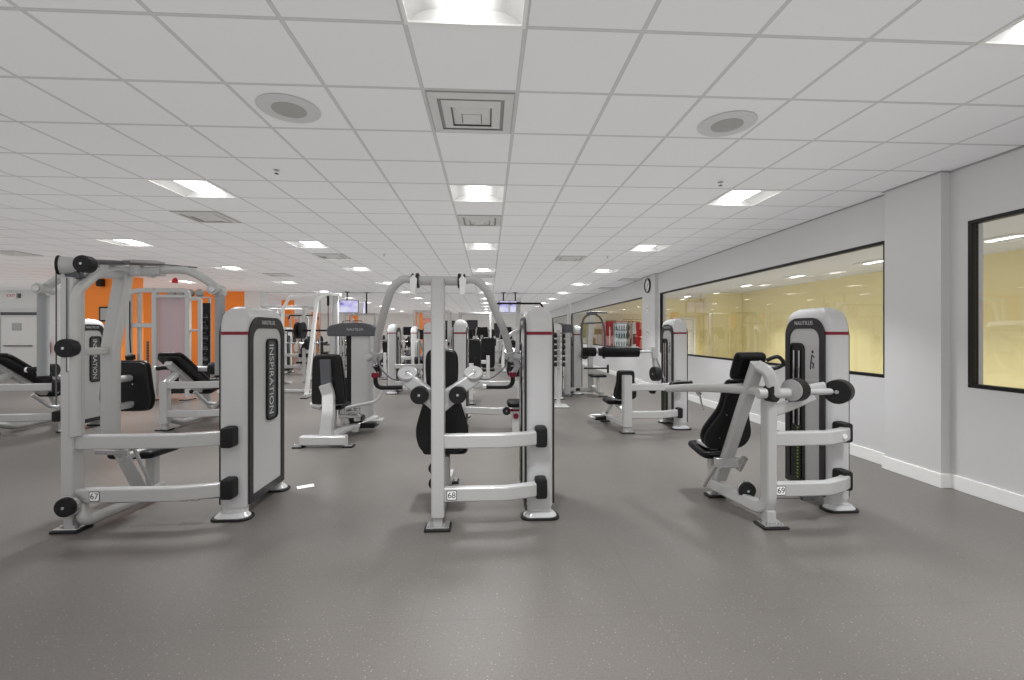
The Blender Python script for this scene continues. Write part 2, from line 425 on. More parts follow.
# double door in the left wall
dd = thing('door_2', None, None, (-17.9, 17.48, 0)); dd['kind'] = 'structure'
d = M()
for x in (-1.35, 0, 1.35): d.box((x, -.02, 1.13), (.07, .06, 2.26), .005)
d.box((0, -.02, 2.29), (2.77, .06, .07), .005); d.box((0, -.02, 2.12), (2.77, .05, .05), .005)
d.build('door_frame', VENTM, dd)
for sx in (-1, 1):
    d = M(); d.box((sx*.675, 0, 1.05), (1.26, .04, 2.08), .005); lf_ = d.build('door_leaf', WALLW, dd)
    d = M(); d.cyl((sx*.675-.5, -.07, 1.02), (sx*.675+.5, -.07, 1.02), .02, 12); d.cyl((sx*.675-.45, -.07, 1.02), (sx*.675-.45, -.01, 1.02), .014, 8); d.cyl((sx*.675+.45, -.07, 1.02), (sx*.675+.45, -.01, 1.02), .014, 8); d.build('push_bar', DGREY, lf_)
    d = M(); d.box((sx*.6, -.025, 1.72), (.34, .006, .28), .001); d.build('notice', GREYP, lf_)
d = M(); d.box((0, -.012, 2.205), (2.6, .02, .12), .003); d.build('transom', DGREY, dd)

# ------------------------------------------------------------------ ceiling fittings
ORD = ['first', 'second', 'third', 'fourth', 'fifth', 'sixth', 'seventh', 'eighth', 'ninth', 'tenth', 'eleventh', 'twelfth']
COLN = {1: 'the row beside the right wall', 0: 'the row over the aisle', -1: 'the first row left of the aisle',
        -2: 'the second row left of the aisle', -3: 'the third row left of the aisle', -4: 'the fourth row left of the aisle',
        -5: 'the fifth row left of the aisle', -6: 'the sixth row left of the aisle'}
lproto = None; LAMP_W = 32
def light_parts(r):
    f = M(); t = .022
    for c, sz in (((-.294, 0, 0), (t, .61, .012)), ((.294, 0, 0), (t, .61, .012)), ((0, -.294, 0), (.57, t, .012)), ((0, .294, 0), (.57, t, .012))): f.box(c, sz, .003)
    f.build('light_frame', WHITEP, r)
    for sx in (-1, 1):
        w = M(); prof = [(.285, .0), (.25, .035), (.2, .06), (.105, .075)]
        pr = [(x*sx, z) for x, z in prof]+[(x*sx, z+.006) for x, z in prof[::-1]]
        w.loft([[(x, -.285, z) for x, z in pr], [(x, .285, z) for x, z in pr]]); w.build('reflector_wing', WING, r)
    w = M()
    for sy in (-1, 1): w.box((0, sy*.288, .045), (.57, .006, .085), .001)
    w.box((0, 0, .088), (.58, .58, .006), .001); w.build('housing', WING, r)
    b = M(); o = [(-.105, .07), (-.1, .03), (-.06, .008), (0, .002), (.06, .008), (.1, .03), (.105, .07)]
    b.loft([[(x, -.28, z) for x, z in o], [(x, .28, z) for x, z in o]]); b.build('lamp_diffuser', LAMP, r)
    la = bpy.data.lights.new('lamp', 'AREA'); la.shape = 'RECTANGLE'; la.size = .2; la.size_y = .5; la.energy = LAMP_W; la.spread = math.radians(94); la.color = (.97, .985, 1)
    lo = bpy.data.objects.new('lamp', la); COL.objects.link(lo); lo.parent = r; lo.location = (0, 0, -.006)
def dup(root, loc, rz=0.0, label=None, name=None):
    r = root.copy(); COL.objects.link(r); r.location = loc; r.rotation_euler = (0, 0, rz)
    if label: r['label'] = label
    for ch in list(root.children):
        c = ch.copy(); COL.objects.link(c); c.parent = r
        for g in list(ch.children):
            q = g.copy(); COL.objects.link(q); q.parent = c
    return r
cnt = {}
for (i, j, X, Y) in LIGHTS:
    k = cnt.get(i, 0); cnt[i] = k+1
    lab = 'square ceiling light, %s from the camera in %s' % (ORD[k], COLN[i])
    if lproto is None:
        lproto = thing('ceiling_light', lab, 'ceiling light', (X, Y, CZ-.004), 0, 'recessed ceiling lights'); light_parts(lproto)
    else: dup(lproto, (X, Y, CZ-.004), 0, lab)
for k, (X, Y) in enumerate(STUDIO):
    q = dup(lproto, (X, Y, CZ-.012), 0, 'square studio ceiling light behind the glass, %s in the %s row' % (ORD[k if k < 5 else k-5], 'far' if k < 5 else 'near'))
    q['group'] = 'studio ceiling lights'
# air diffusers: nested square louvres
VL = ['square air diffuser in the ceiling between the two nearest aisle lights', 'square air diffuser behind the second aisle ceiling light', 'far square air diffuser in the aisle column of the ceiling',
      'square air diffuser in the ceiling beyond the left large light', 'small air diffuser between two lights left of the aisle', 'air diffuser at the far left edge of the ceiling',
      'long grey air grille beside the right wall lights', 'distant air diffuser left of the aisle, above the white column', 'faint air diffuser right of the third aisle light', 'second grey air grille along the right wall, farther one']
vp = None
for k, (i, Y) in enumerate(VENTS):
    X = GX+TILE*(i+.5); jj = cell(X, Y)[1]; Yc = GY+TILE*(jj+.5)
    if vp is None:
        vp = thing('air_vent', VL[k], 'air vent', (X, Yc, CZ), 0, 'ceiling air diffusers')
        f = M(); f.box((0, 0, -.004), (.58, .58, .008), .002); f.build('backing', VENTD, vp)
        for q, (s, dz) in enumerate(((.285, .006), (.2, .018), (.13, .028))):
            o = M()
            for a in (0, 90, 180, 270):
                o.xf = Matrix.Rotation(math.radians(a), 4, 'Z')
                o.loft([[(-s, -s, -.008-dz*.4), (s, -s, -.008-dz*.4), (s-.06, -s+.06, -.012-dz), (-s+.06, -s+.06, -.012-dz)],
                        [(-s, -s, -.004-dz*.4), (s, -s, -.004-dz*.4), (s-.06, -s+.06, -.008-dz), (-s+.06, -s+.06, -.008-dz)]])
            o.build('louvre', VENTM, vp)
        o = M(); o.box((0, 0, -.04), (.13, .13, .01), .003); o.build('centre_plate', VENTM, vp)
    else: dup(vp, (X, Yc, CZ), 0, VL[k])
def speaker(X, Y, lab):
    r = thing('ceiling_speaker', lab, 'speaker', (X, Y, CZ))
    o = M(); o.lathe((0, 0, 0), [(.02, -.001), (.2, -.001), (.205, -.004), (.195, -.012), (.12, -.014), (.11, -.01), (.02, -.01)], 36); o.build('bezel', WALLM, r)
    o = M(); o.lathe((0, 0, 0), [(.01, -.008), (.112, -.008), (.112, -.013), (.06, -.018), (.01, -.02)], 32); o.build('grille', MESHG, r)
speaker(-1.38, 3.2, 'round ceiling speaker left of the aisle, above the left machine'); speaker(1.78, 3.26, 'round ceiling speaker right of the aisle')
def sprinkler(X, Y, lab):
    r = thing('sprinkler_head', lab, 'sprinkler', (X, Y, CZ), 0, 'ceiling sprinklers')
    o = M(); o.lathe((0, 0, 0), [(.003, 0), (.028, 0), (.025, -.006), (.008, -.009), (.007, -.028), (.003, -.028)], 16); o.build('escutcheon', CHROME, r)
    o = M(); o.lathe((0, 0, 0), [(.003, -.026), (.02, -.036), (.02, -.038), (.003, -.04)], 14); o.build('deflector', DGREY, r)
sprinkler(-2.02, 4.41, 'small sprinkler head left of the aisle, nearer the camera'); sprinkler(2.4, 4.52, 'small sprinkler head beside the right large ceiling light')
sprinkler(2.42, 9.0, 'farther small sprinkler head near the right wall lights'); sprinkler(-2.05, 9.0, 'farther small sprinkler head left of the aisle')

# ------------------------------------------------------------------ machine parts
def foot(root, x, y, w=.2, d=.15, parent=None):
    m = M(); m.box((x, y, .009), (w, d, .018), .006); p = m.build('foot_pad', RUBBER, parent or root)
    m = M(); m.box((x, y, .024), (w-.03, d-.03, .014), .005)
    for sx in (-1, 1): m.cyl((x+sx*.045, y-.03, .028), (x+sx*.045, y-.03, .05), .014, 8)
    m.build('foot_plate', CHROME, parent or root); return p
def post(root, x, y, h, w=.1, d=.12, name='upright_post'):
    m = M(); m.beam([(x, y, .1), (x, y, h-.02), (x, y, h)], w, d, .018, up=(0, 1, 0))
    m.box((x, y, h+.004), (w*.9, d*.9, .012), .005)
    p = m.build(name, SILVER, root)
    m = M(); m.box((x, y, .075), (w*.72, d*.72, .11), .008); m.build('post_stub', FACE_L, p)
    foot(root, x, y-.01, .2, .15, p); return p
def tower(root, x, y, L, w=.215, slot=0, badge=0, h=1.715, detail=1, mark=True):
    zc = h-.24; rings = []
    def sl(z, kx, ky, r=.05): return [(x+a, y+L/2+b, z) for a, b in rrect(max(.004, w*kx), max(.004, L-2*ky), r*kx+.001, 4)]
    rings.append(sl(.09, 1, 0)); rings.append(sl(zc, 1, 0))
    for k in range(1, 15):
        t = k/14; z = zc+.24*math.sin(PI/2*t); q = max(0, (z-(h-.115))/.115); p = (z-zc)/.24
        rings.append(sl(z, max(.02, math.sqrt(max(0, 1-q*q))), .19*(1-math.sqrt(max(0, 1-p**2.2))), .05*max(.2, 1-q)))
    m = M(); m.loft(rings)
    for yy in (y+.056, y+L-.056):
        o = [(x+a, yy+b) for a, b in rrect(w*.92, .09, .04, 4)]
        m.loft([[(a, b, .02) for a, b in o], [(a, b, .12) for a, b in o]])
    t = m.build('weight_tower', SHELL, root, 50)
    for yy, ex in ((y+.02, 1), (y+L-.02, -1)):
        m = M(); o = [(x+a, yy+b) for a, b in rrect(w*1.45, .17, .07, 5)]
        m.loft([[(a, b, 0) for a, b in o], [(a, b, .014) for a, b in o], [(x+(a-x)*.97, yy+(b-yy)*.97, .018) for a, b in o]]); m.build('base_rim', RUBBER, t)
        m = M(); o = [(x+a, yy+b) for a, b in rrect(w*1.25, .135, .06, 5)]
        m.loft([[(a, b, .016) for a, b in o], [(a, b, .024) for a, b in o], [(x+(a-x)*.8, yy+(b-yy)*.7, .05) for a, b in o]]); m.build('base_flare', SHELL, t)
    m = M(); o1 = rrect(w+.005, L+.005, .052, 4); o2 = rrect(w-.01, L-.01, .045, 4)
    m.loft([[(x+a, y+L/2+b, zc+.0) for a, b in o1], [(x+a, y+L/2+b, zc+.026) for a, b in o1], [(x+a, y+L/2+b, zc+.026) for a, b in o2], [(x+a, y+L/2+b, zc) for a, b in o2]], close=True)
    m.build('red_band', RED, t)
    for s in (1, -1):
        fm = frame((x+s*w/2, y if s > 0 else y+L, 0), (0, s, 0), (0, 0, 1))
        out = arch(.042, L-.042, .1, h-.09, .16, 8); inn = arch(.098, L-.098, .16, h-.185, .10, 8)
        m = M(fm); m.ring(out, inn, -.02, .014); m.build('side_frame', CHAR, t, 30)
        m = M(fm); m.slab(arch(.094, L-.094, .155, h-.18, .10, 8), -.02, .004, .002); m.build('side_panel', PANELM, t, 30)
        if mark and detail: text('NAUTILUS', .05, (0, s, 0), (0, 0, 1), (x+s*(w/2+.015), y+L/2, h-.137), LETTER, t)
        if s == badge:
            ca = L*.60
            m = M(fm); m.ring(arch(ca-.1, ca+.1, .72, 1.44, .05, 5, .05), arch(ca-.082, ca+.082, .738, 1.422, .035, 5, .035), .0, .022); m.build('badge_rim', RUBBER, t)
            m = M(fm); m.slab(arch(ca-.088, ca+.088, .732, 1.428, .04, 5, .04), .0, .012, .002); m.build('badge_panel', BADGE, t)
            if detail: text('INSPIRATION', .105, (0, 0, -1), (0, s, 0), (x+s*(w/2+.0125), y+(ca if s > 0 else L-ca)-s*.015, 1.08), LETTER, t)
        if s == slot:
            c0 = max(L*.16, .112); c1 = c0+.17
            m = M(fm); m.ring(arch(c0-.014, c1+.014, .13, 1.40, .06, 6), arch(c0, c1, .145, 1.386, .05, 6), .0, .018); m.build('slot_rim', CHAR, t)
            m = M(fm); m.slab(arch(c0-.003, c1+.003, .14, 1.388, .05, 6), .0, .006, .001); m.build('slot_shade', BLACKM, t)  # flat black sheet stands in for the shaded depth of the slot
            m = M(fm)
            for k in range(16): m.box(((c0+c1)/2, .175+k*.03, .010), (.13, .026, .02), .003)
            m.build('weight_stack', STACK, t)
            m = M(fm)
            for q in (-.035, .035): m.tube([((c0+c1)/2+q, .65, .014), ((c0+c1)/2+q, 1.33, .014)], .008, 8)
            m.build('guide_rods', CHROME, t)
            m = M(fm)
            for k in range(16): m.box(((c0+c1)/2+.028, .175+k*.03, .021), (.022, .014, .003), .001)
            m.build('weight_labels', GREENL, t)
            m = M(fm); m.slab(arch(c1+.03, L-.105, 1.10, 1.385, .015, 3, .015), .002, .010, .002); m.build('instruction_placard', FACE_L, t)
            pc = (c1+.03+L-.105)/2
            m = M(fm); m.cyl((pc+.008, 1.325, .009), (pc+.008, 1.325, .0115), .013, 10, .001)
            for a in ([(pc, 1.30), (pc-.012, 1.235)], [(pc, 1.295), (pc+.03, 1.275)], [(pc-.012, 1.235), (pc+.02, 1.22)], [(pc+.02, 1.22), (pc+.012, 1.18)], [(pc-.012, 1.235), (pc-.02, 1.17)]):
                m.tube([(a[0][0], a[0][1], .010), (a[1][0], a[1][1], .010)], .005, 6)
            m.build('exercise_pictogram', INK, t)
            m = M(fm); m.slab(arch(c1+.04, L-.115, .98, 1.07, .01, 3, .01), .002, .008, .002); m.build('warning_label', GREYP, t)
    return t
def crossbeam(root, path, z, tagno=None, tx=.1, w=.07, h=.108, bracket=None, bolt=None, flip=1):
    m = M(); m.beam([(a, b, z) for a, b in path], w, h, .014, .12); p = m.build('crossbeam', SILVER, root)
    if bracket:
        bx, by0, by1 = bracket; m = M(); m.box((bx, (by0+by1)/2, z+.005), (.095, by1-by0, h+.055), .022, 3); m.build('rubber_bracket', RUBBER, p)
    if bolt:
        m = M(); m.cyl((bolt[0], bolt[1], z), (bolt[0], bolt[1]-.012, z), .02, 16, .004); m.build('bolt_cap', WHITEP, p)
    if tagno:
        yy = path[0][1]-w/2
        m = M(frame((tx, yy, z), (1, 0, 0), (0, 0, 1))); m.slab(rrect(.078, .074, .01, 3), -.001, .0015, .0007); m.build('number_tag_border', INK, p)
        m = M(frame((tx, yy, z), (1, 0, 0), (0, 0, 1))); m.slab(rrect(.068, .064, .008, 3), .001, .003, .0005); m.build('number_tag', PAPER, p)
        text(tagno, .062, (1, 0, 0), (0, 0, 1), (tx, yy-.0032, z), INK, p, 'tag_number', .0003)
    return p
VIOLIN = [(.04, 1.0), (.10, .985), (.13, .93), (.135, .80), (.13, .66), (.14, .55), (.175, .42), (.21, .28), (.215, .17), (.19, .07), (.13, .012), (.05, 0)]
def pad(root, name, o, up, H, table, T=.09, m_=None, ax=(1, 0, 0), back=True):
    rt = catmull([V((w, b*H, 0)) for w, b in table], 4)
    out = [(p.x, p.y) for p in rt]+[(-p.x, p.y) for p in reversed(rt)]
    out = [q for i, q in enumerate(out) if (V(q)-V(out[i-1])).length > 1e-4]
    fm = frame(o, ax, up)
    m = M(fm); m.slab(out, -.012, -T, T*.42, 5); p = m.build(name, m_ or VINYL, root, 60)
    if back:
        m = M(fm); m.slab(inset(out, .012), .004, -.02, .004); b = m.build('backing_board', RUBBER, p)
        m = M(fm)
        for sx in (-1, 1):
            for q in (.2, .55): m.cyl((sx*.075, q*H, .002), (sx*.075, q*H, .009), .008, 8, .002)
        m.build('board_bolts', CHROME, p)
    return p
RND = [(.05, 1.0), (.15, .99), (.19, .93), (.2, .8), (.2, .5), (.2, .2), (.19, .07), (.15, .01), (.05, 0)]
def disc(root, name, c, axis, r, t, m_, hub=True, capm=None):
    c = V(c); a = V(axis).normalized()
    m = M(); m.cyl(c, c+a*t, r, 28, .008); p = m.build(name, m_, root)
    if hub:
        m = M(); m.cyl(c-a*.006, c+a*.004, r*.17, 12, .003); m.build('hub_bolt', CHROME, p)
    if capm:
        m = M(); m.cyl(c-a*.004, c+a*.004, r*.93, 28, .002); m.build('face_cap', capm, p)
    return p
def part(root, name, m_, fn, ang=38):
    m = M(); fn(m); return m.build(name, m_, root, ang)

# ------------------------------------------------------------------ the three machines in front
# centre: press machine 68
r = thing('chest_press_machine', 'weight machine tagged 68 with two arched overhead arms, centre of the three nearest machines', 'exercise machine', (-.38, 3.46, 0))
post(r, 0, 0, 1.905, .1, .12)
bp = [(.03, 0), (.52, 0), (.69, .05), (.79, .10)]
crossbeam(r, bp, .258, '68', .105, bracket=(.80, .04, .16)); crossbeam(r, bp, .663, bracket=(.80, .04, .16))
tower(r, .80, .145, .70, slot=-1, badge=1)
ct = part(r, 'pivot_tube', SILVER, lambda m: m.tube([(-.17, .03, 1.893), (.17, .03, 1.893)], .036, 16))
for s in (-1, 1):
    P3 = [(.18, .03, 1.893), (.235, .035, 1.905), (.29, .045, 1.897), (.36, .065, 1.836), (.405, .105, 1.752), (.462, .19, 1.62), (.524, .32, 1.482), (.57, .44, 1.325), (.588, .48, 1.25)]
    P3 = [(s*a, b, c) for a, b, c in P3]
    arm = part(r, 'press_arm', SILVER, lambda m: m.tube(catmull(P3, 5), .0315, 16))
    part(arm, 'pivot_collar', BLACKM, lambda m: (m.cyl((s*.148, .03, 1.893), (s*.172, .03, 1.893), .058, 22, .006), m.cyl((s*.19, .03, 1.893), (s*.205, .03, 1.893), .056, 22, .006)))
    tab = frame((s*.185, -.02, 1.80), (1, 0, 0), (0, 0, 1))
    mm = M(tab); mm.slab([(-.018, -.02), (.018, -.02), (.03, .10), (.0, .13), (-.025, .10)], -.02, .02, .004); mm.build('pivot_tab', WHITEP, arm)
    part(arm, 'joint_sleeve', FACE_L, lambda m: (m.cyl((s*.568, .43, 1.34), (s*.582, .47, 1.275), .05, 18), m.cyl((s*.59, .44, 1.30), (s*.66, .43, 1.27), .028, 14), m.beam([(s*.60, .45, 1.3), (s*.64, .47, 1.2), (s*.605, .49, 1.14)], .03, .05, .01)))
    hd = part(arm, 'handle', RUBBER, lambda m: m.tube(fillet([(s*.595, .49, 1.20), (s*.602, .52, 1.01), (s*.36, .53, 1.012)], .07, 7), .0195, 14))
    part(arm, 'red_collar', RED, lambda m: m.cyl((s*.597, .494, 1.15), (s*.6, .502, 1.105), .033, 16))
    part(arm, 'handle_cap', WHITEP, lambda m: m.cyl((s*.365, .53, 1.012), (s*.335, .53, 1.012), .025, 14))
    cp = part(r, 'cam_plate', SILVER, lambda m: (m.beam([(s*.03, .09, .98), (s*.12, .11, 1.03), (s*.28, .17, 1.135)], .07, .11, .02), m.beam([(s*.03, .09, .90), (s*.15, .1, 1.0)], .06, .06, .02)))
    pl_ = M(frame((s*.262, .17, 1.16), (1, 0, .0), (0, .8, .6))); pl_.slab(circ(.078, 28), -.015, .022, .008); pl_.build('cam_disc', FACE_L if s < 0 else MESHG, cp)
    pl_ = M(frame((s*.262, .17, 1.16), (1, 0, .0), (0, .8, .6))); pl_.slab(circ(.02, 14), .02, .028, .003); pl_.build('cam_bolt', CHROME, cp)
    disc(r, 'counterweight', (s*.147, -.0, 1.012), (0, 1, 0), .068, .08, RUBBER)
    part(r, 'cable', CABLE, lambda m: m.tube(catmull([(s*.575, .44, 1.33), (s*.52, .36, 1.2), (s*.40, .25, 1.115), (s*.3, .18, 1.12)], 6), .006, 8))
pad(r, 'back_pad', (0, .26, .48), (0, -.05, 1), .88, VIOLIN, .09)
pad(r, 'seat', (0, .48, .50), (0, 1, -.04), .40, RND, .075, back=False).name
part(r, 'seat_column', SILVER, lambda m: (m.beam([(0, .62, .06), (0, .58, .40)], .08, .09, .01, up=(0, 1, 0)), m.beam([(0, .05, .12), (0, 1.05, .09)], .08, .08, .012), m.beam([(0, .1, .5), (0, .25, .6)], .06, .07)))
part(r, 'pad_bracket', FACE_L, lambda m: (m.beam([(0, .05, 1.0), (0, .26, 1.0)], .06, .06), m.beam([(0, .05, .75), (0, .26, .75)], .06, .06)))
for z in (.30, .42): disc(r, 'cable_pulley', (-.035, .11, z), (0, 1, 0), .055, .025, BLACKM)
part(r, 'lower_cable', CABLE, lambda m: m.tube([(-.0, .12, .2), (.4, .16, .15), (.8, .2, .15)], .006, 8))
foot(r, 0, 1.05, .18, .12)

GRIPM = mat('grey_grip', '9A9C9E', .5)
# left: fly machine 67
r = thing('fly_machine', 'weight machine tagged 67 with overhead fly arms, leftmost of the three nearest', 'exercise machine', (-3.13, 3.58, 0))
post(r, -.015, 0, 1.90, .09, .12)
bp = [(.03, 0), (.74, 0), (.93, .045), (1.06, .09)]
crossbeam(r, bp, .258, '67', .17, bracket=(1.085, .03, .15)); crossbeam(r, bp, .663, bracket=(1.085, .03, .15))
tower(r, 1.08, .13, .70, slot=-1, badge=1)
part(r, 'base_rail', SILVER, lambda m: m.tube(fillet([(.05, 0, .2), (.09, -.03, .065), (.16, .45, .075), (.10, .75, .08)], .12, 7), .042, 14))
foot(r, .11, .78, .18, .12)
w_ = disc(r, 'base_pulley', (.02, -.12, .205), (0, 1, 0), .07, .05, RUBBER, True); part(w_, 'pulley_ring', CHROME, lambda m: m.cyl((.02, -.09, .205), (.02, -.06, .205), .08, 28))
part(r, 'mast', SILVER, lambda m: m.beam(fillet([(.01, .31, .60), (.01, .31, 1.36), (0, .47, 2.05)], .25, 8), .125, .09, .03, up=(0, 1, 0)))
part(r, 'mast_strut', FACE_L, lambda m: (m.beam([(.01, .33, .62), (.09, .52, .12)], .07, .08, .012), m.beam([(-.06, .3, .60), (.1, .33, .60)], .05, .06, .012), m.tube([(.13, .36, .58), (.17, .55, .12)], .014, 8)))
part(r, 'seat_adjuster', CHROME, lambda m: (m.cyl((-.1, .28, .62), (.12, .3, .55), .025, 12), m.beam([(-.08, .28, .52), (.16, .3, .5)], .03, .05)))
part(r, 'mast_link', SILVER, lambda m: m.beam([(0, .05, 1.345), (0, .28, 1.345)], .06, .06, .014))
part(r, 'hood_tube', SILVER, lambda m: m.tube(fillet([(.042, -.045, .72), (.042, -.045, 1.80), (.055, .12, 1.96), (.0, .47, 1.99)], .16, 8), .037, 14))
hs = disc(r, 'pulley_housing', (-.085, -.03, 2.0), (1, .55, 0), .066, .12, FACE_L, False)
part(hs, 'housing_rim', BLACKM, lambda m: (m.cyl((-.095, -.035, 2.0), (-.08, -.027, 2.0), .074, 26), m.cyl((.01, .02, 2.0), (.025, .028, 2.0), .074, 26)))
part(hs, 'housing_bracket', DGREY, lambda m: m.beam([(-.02, .0, 1.96), (.02, 0, 1.89)], .05, .1, .01))
disc(r, 'counterweight', (.12, -.09, 2.005), (0, 1, 0), .064, .075, RUBBER)
disc(r, 'counterweight', (.03, -.13, 1.378), (0, 1, 0), .068, .075, RUBBER)
part(r, 'counterweight_stem', CHROME, lambda m: m.cyl((.02, -.07, 1.36), (.02, -.07, 1.2), .012, 8))
part(r, 'pull_cable', CABLE, lambda m: (m.tube([(-.09, -.05, 1.95), (-.09, -.05, .95)], .005, 6), m.tube([(0, -.068, 1.9), (0, -.068, 1.2)], .004, 6)))
part(r, 'cable_rails', CABLE, lambda m: (m.tube([(.1, .0, 2.03), (.04, .45, 2.09)], .008, 8), m.tube([(.14, .0, 2.04), (.12, .45, 2.10)], .008, 8), m.tube([(.05, .4, 2.1), (.6, .47, 2.06)], .006, 8)))
pv = part(r, 'pivot_head', FACE_L, lambda m: (m.beam([(-.3, .46, 2.02), (.32, .46, 2.02)], .09, .075, .02), m.cyl((.12, .44, 1.98), (.12, .44, 2.07), .05, 16), m.cyl((-.12, .44, 1.98), (-.12, .44, 2.07), .05, 16), m.cyl((.22, .42, 2.0), (.22, .5, 2.0), .03, 12)))
for s in (-1, 1):
    m = M(frame((s*.16, .46, 2.08), (1, 0, 0), (0, 1, 0))); m.slab([(a*1.5, b) for a, b in circ(.11, 28)], 0, .028, .008); m.build('cam_plate', MESHG, pv)
    ax_ = lambda q: .07+s*q
    arm = part(r, 'fly_arm', SILVER, lambda m: m.tube(catmull([(ax_(.13), .46, 2.02), (ax_(.28), .46, 2.035), (ax_(.45), .46, 2.03), (ax_(.59), .46, 1.965), (ax_(.705), .46, 1.875)], 5), .034, 14))
    part(arm, 'arm_joint', FACE_L, lambda m: (m.cyl((ax_(.71), .38, 1.865), (ax_(.71), .52, 1.865), .047, 20), m.cyl((ax_(.71), .45, 1.84), (ax_(.78 if s > 0 else .68), .45, 1.84), .035, 14)))
    part(arm, 'joint_hub', CHROME, lambda m: m.cyl((ax_(.71), .37, 1.865), (ax_(.71), .385, 1.865), .03, 16))
    part(arm, 'roller_grip', GRIPM, lambda m: m.cyl((ax_(.73), .46, 1.825), (ax_(.73), .46, 1.12), .039, 18, .012))
    part(arm, 'grip_end', RUBBER, lambda m: m.cyl((ax_(.73), .46, 1.125), (ax_(.73), .46, 1.105), .042, 18))
part(r, 'red_knob', REDB, lambda m: m.lathe((.45, .42, 1.93), [(.004, .035), (.013, .03), (.024, .0), (.022, -.01), (.004, -.012)], 14))
pad(r, 'back_pad', (-.02, .50, .80), (0, -.06, 1), .45, [(.05, 1.0), (.15, .99), (.19, .92), (.2, .75), (.21, .5), (.22, .25), (.2, .07), (.15, .01), (.05, 0)], .07)
part(r, 'pad_rod', FACE_L, lambda m: (m.cyl((.03, .33, 1.10), (.03, .5, 1.10), .03, 12), m.cyl((.03, .33, .87), (.03, .5, .87), .03, 12)))
pad(r, 'seat', (-.02, .52, .46), (0, 1, -.03), .42, RND, .08, back=False)
part(r, 'seat_support', SILVER, lambda m: (m.beam([(.05, .72, .08), (.05, .72, .42)], .08, .08, up=(0, 1, 0)), m.beam([(.05, .35, .44), (.05, .9, .43)], .06, .05)))
part(r, 'cable_buckle', CHROME, lambda m: (m.ring([(.72+a, .13+b) for a, b in rrect(.06, .04, .008)], [(.72+a, .13+b) for a, b in rrect(.045, .025, .006)], .155, .165), m.ring([(.80+a, .13+b) for a, b in rrect(.06, .04, .008)], [(.80+a, .13+b) for a, b in rrect(.045, .025, .006)], .155, .165)))
part(r, 'lower_cable', CABLE, lambda m: m.tube([(.15, .1, .16), (.7, .13, .16), (1.0, .15, .17)], .005, 6))

# right: shoulder press machine 69
r = thing('shoulder_press_machine', 'weight machine tagged 69 with reclined back pad and long side arm, beside the right wall', 'exercise machine', (2.18, 3.38, 0))
fr_ = part(r, 'main_frame', SILVER, lambda m: m.beam(fillet([(0, 0, .98), (0, 0, .10), (-.11, .64, .10)], .14, 9), .1, .085, .02, up=(1, 0, 0)))
part(fr_, 'post_stub', FACE_L, lambda m: m.box((.0, -.0, .07), (.075, .08, .1), .01))
foot(r, 0, -.03, .2, .15, fr_); foot(r, -.11, .62, .16, .11, fr_)
part(fr_, 'rear_stub', FACE_L, lambda m: m.cyl((-.11, .62, .03), (-.11, .62, .28), .03, 12))
bp = [(.03, 0), (.48, .01), (.66, .09), (.76, .16)]
b1 = crossbeam(r, bp, .275, '69', .075, bracket=(.75, .12, .25)); b2 = crossbeam(r, bp, .668, bracket=(.75, .12, .25), bolt=(.65, .045))
tower(r, .775, .235, .58, w=.20, slot=-1, badge=1)
up = V((0, -.52, .99)).normalized()
ms = part(r, 'mast', SILVER, lambda m: m.beam([(-.09, .56, .18), (-.09, -.005, 1.255)], .10, .07, .018, up=(0, 1, 0)))
part(ms, 'mast_clamp', CHROME, lambda m: (m.beam([(-.2, .44, .36), (.0, .42, .36)], .05, .09), m.beam([(-.0, .42, .30), (.02, .36, .42)], .04, .05), m.cyl((-.2, .42, .34), (-.22, .6, .1), .016, 8)))
pad(r, 'back_pad', (-.065, .55, .44), up, .72, VIOLIN, .1)
hp = pad(r, 'head_pad', (-.085, .155, 1.085), up, .25, [(.05, 1.0), (.105, .98), (.125, .85), (.125, .5), (.12, .15), (.1, .02), (.05, 0)], .10, back=False)
sp_ = pad(r, 'seat', (-.08, .56, .42), (0, 1, .10), .38, [(.05, 1.0), (.11, .98), (.15, .9), (.16, .6), (.16, .2), (.13, .03), (.05, 0)], .075, back=False)
part(r, 'seat_sheen', PANELM, lambda m: m.box((-.08, .72, .455), (.22, .2, .04), .015))  # light slab on the black seat, put in as the ceiling's reflection
part(r, 'seat_column', SILVER, lambda m: m.beam([(-.1, .68, .12), (-.1, .68, .42)], .07, .08, up=(0, 1, 0)))
part(r, 'yoke', SILVER, lambda m: (m.beam(fillet([(-.1, -.01, 1.24), (-.05, -.07, 1.20), (.0, -.07, 1.03)], .08, 6), .085, .06, .02, up=(0, 1, 0)), m.cyl((-.13, -.06, 1.03), (.12, -.06, 1.03), .04, 16)))
arm = part(r, 'press_arm', SILVER, lambda m: m.tube(catmull([(-.015, -.05, 1.03), (-.12, .15, 1.035), (-.28, .55, 1.0), (-.42, .93, .945)], 6), .043, 16, scale=(1.05, .8)))
part(arm, 'arm_collar', RUBBER, lambda m: m.cyl((-.03, -.025, 1.03), (.0, -.09, 1.03), .066, 22))
part(arm, 'handle', RUBBER, lambda m: m.tube(fillet([(-.41, .90, .96), (-.38, .93, .995), (-.17, .96, 1.0)], .03), .023, 12))
part(arm, 'link_rod', CHROME, lambda m: (m.cyl((-.29, .58, .97), (-.27, .58, .93), .022, 10), m.tube([(-.275, .58, .95), (-.22, .62, .79)], .008, 8)))
part(r, 'pivot_shaft', FACE_L, lambda m: (m.cyl((.0, -.06, 1.04), (.60, -.06, 1.04), .026, 14), m.beam([(.25, -.05, 1.05), (.42, -.03, 1.07)], .05, .08, .02)))
disc(r, 'counterweight', (.125, -.085, 1.055), (1, .45, 0), .088, .10, RUBBER, True, FACE_L)
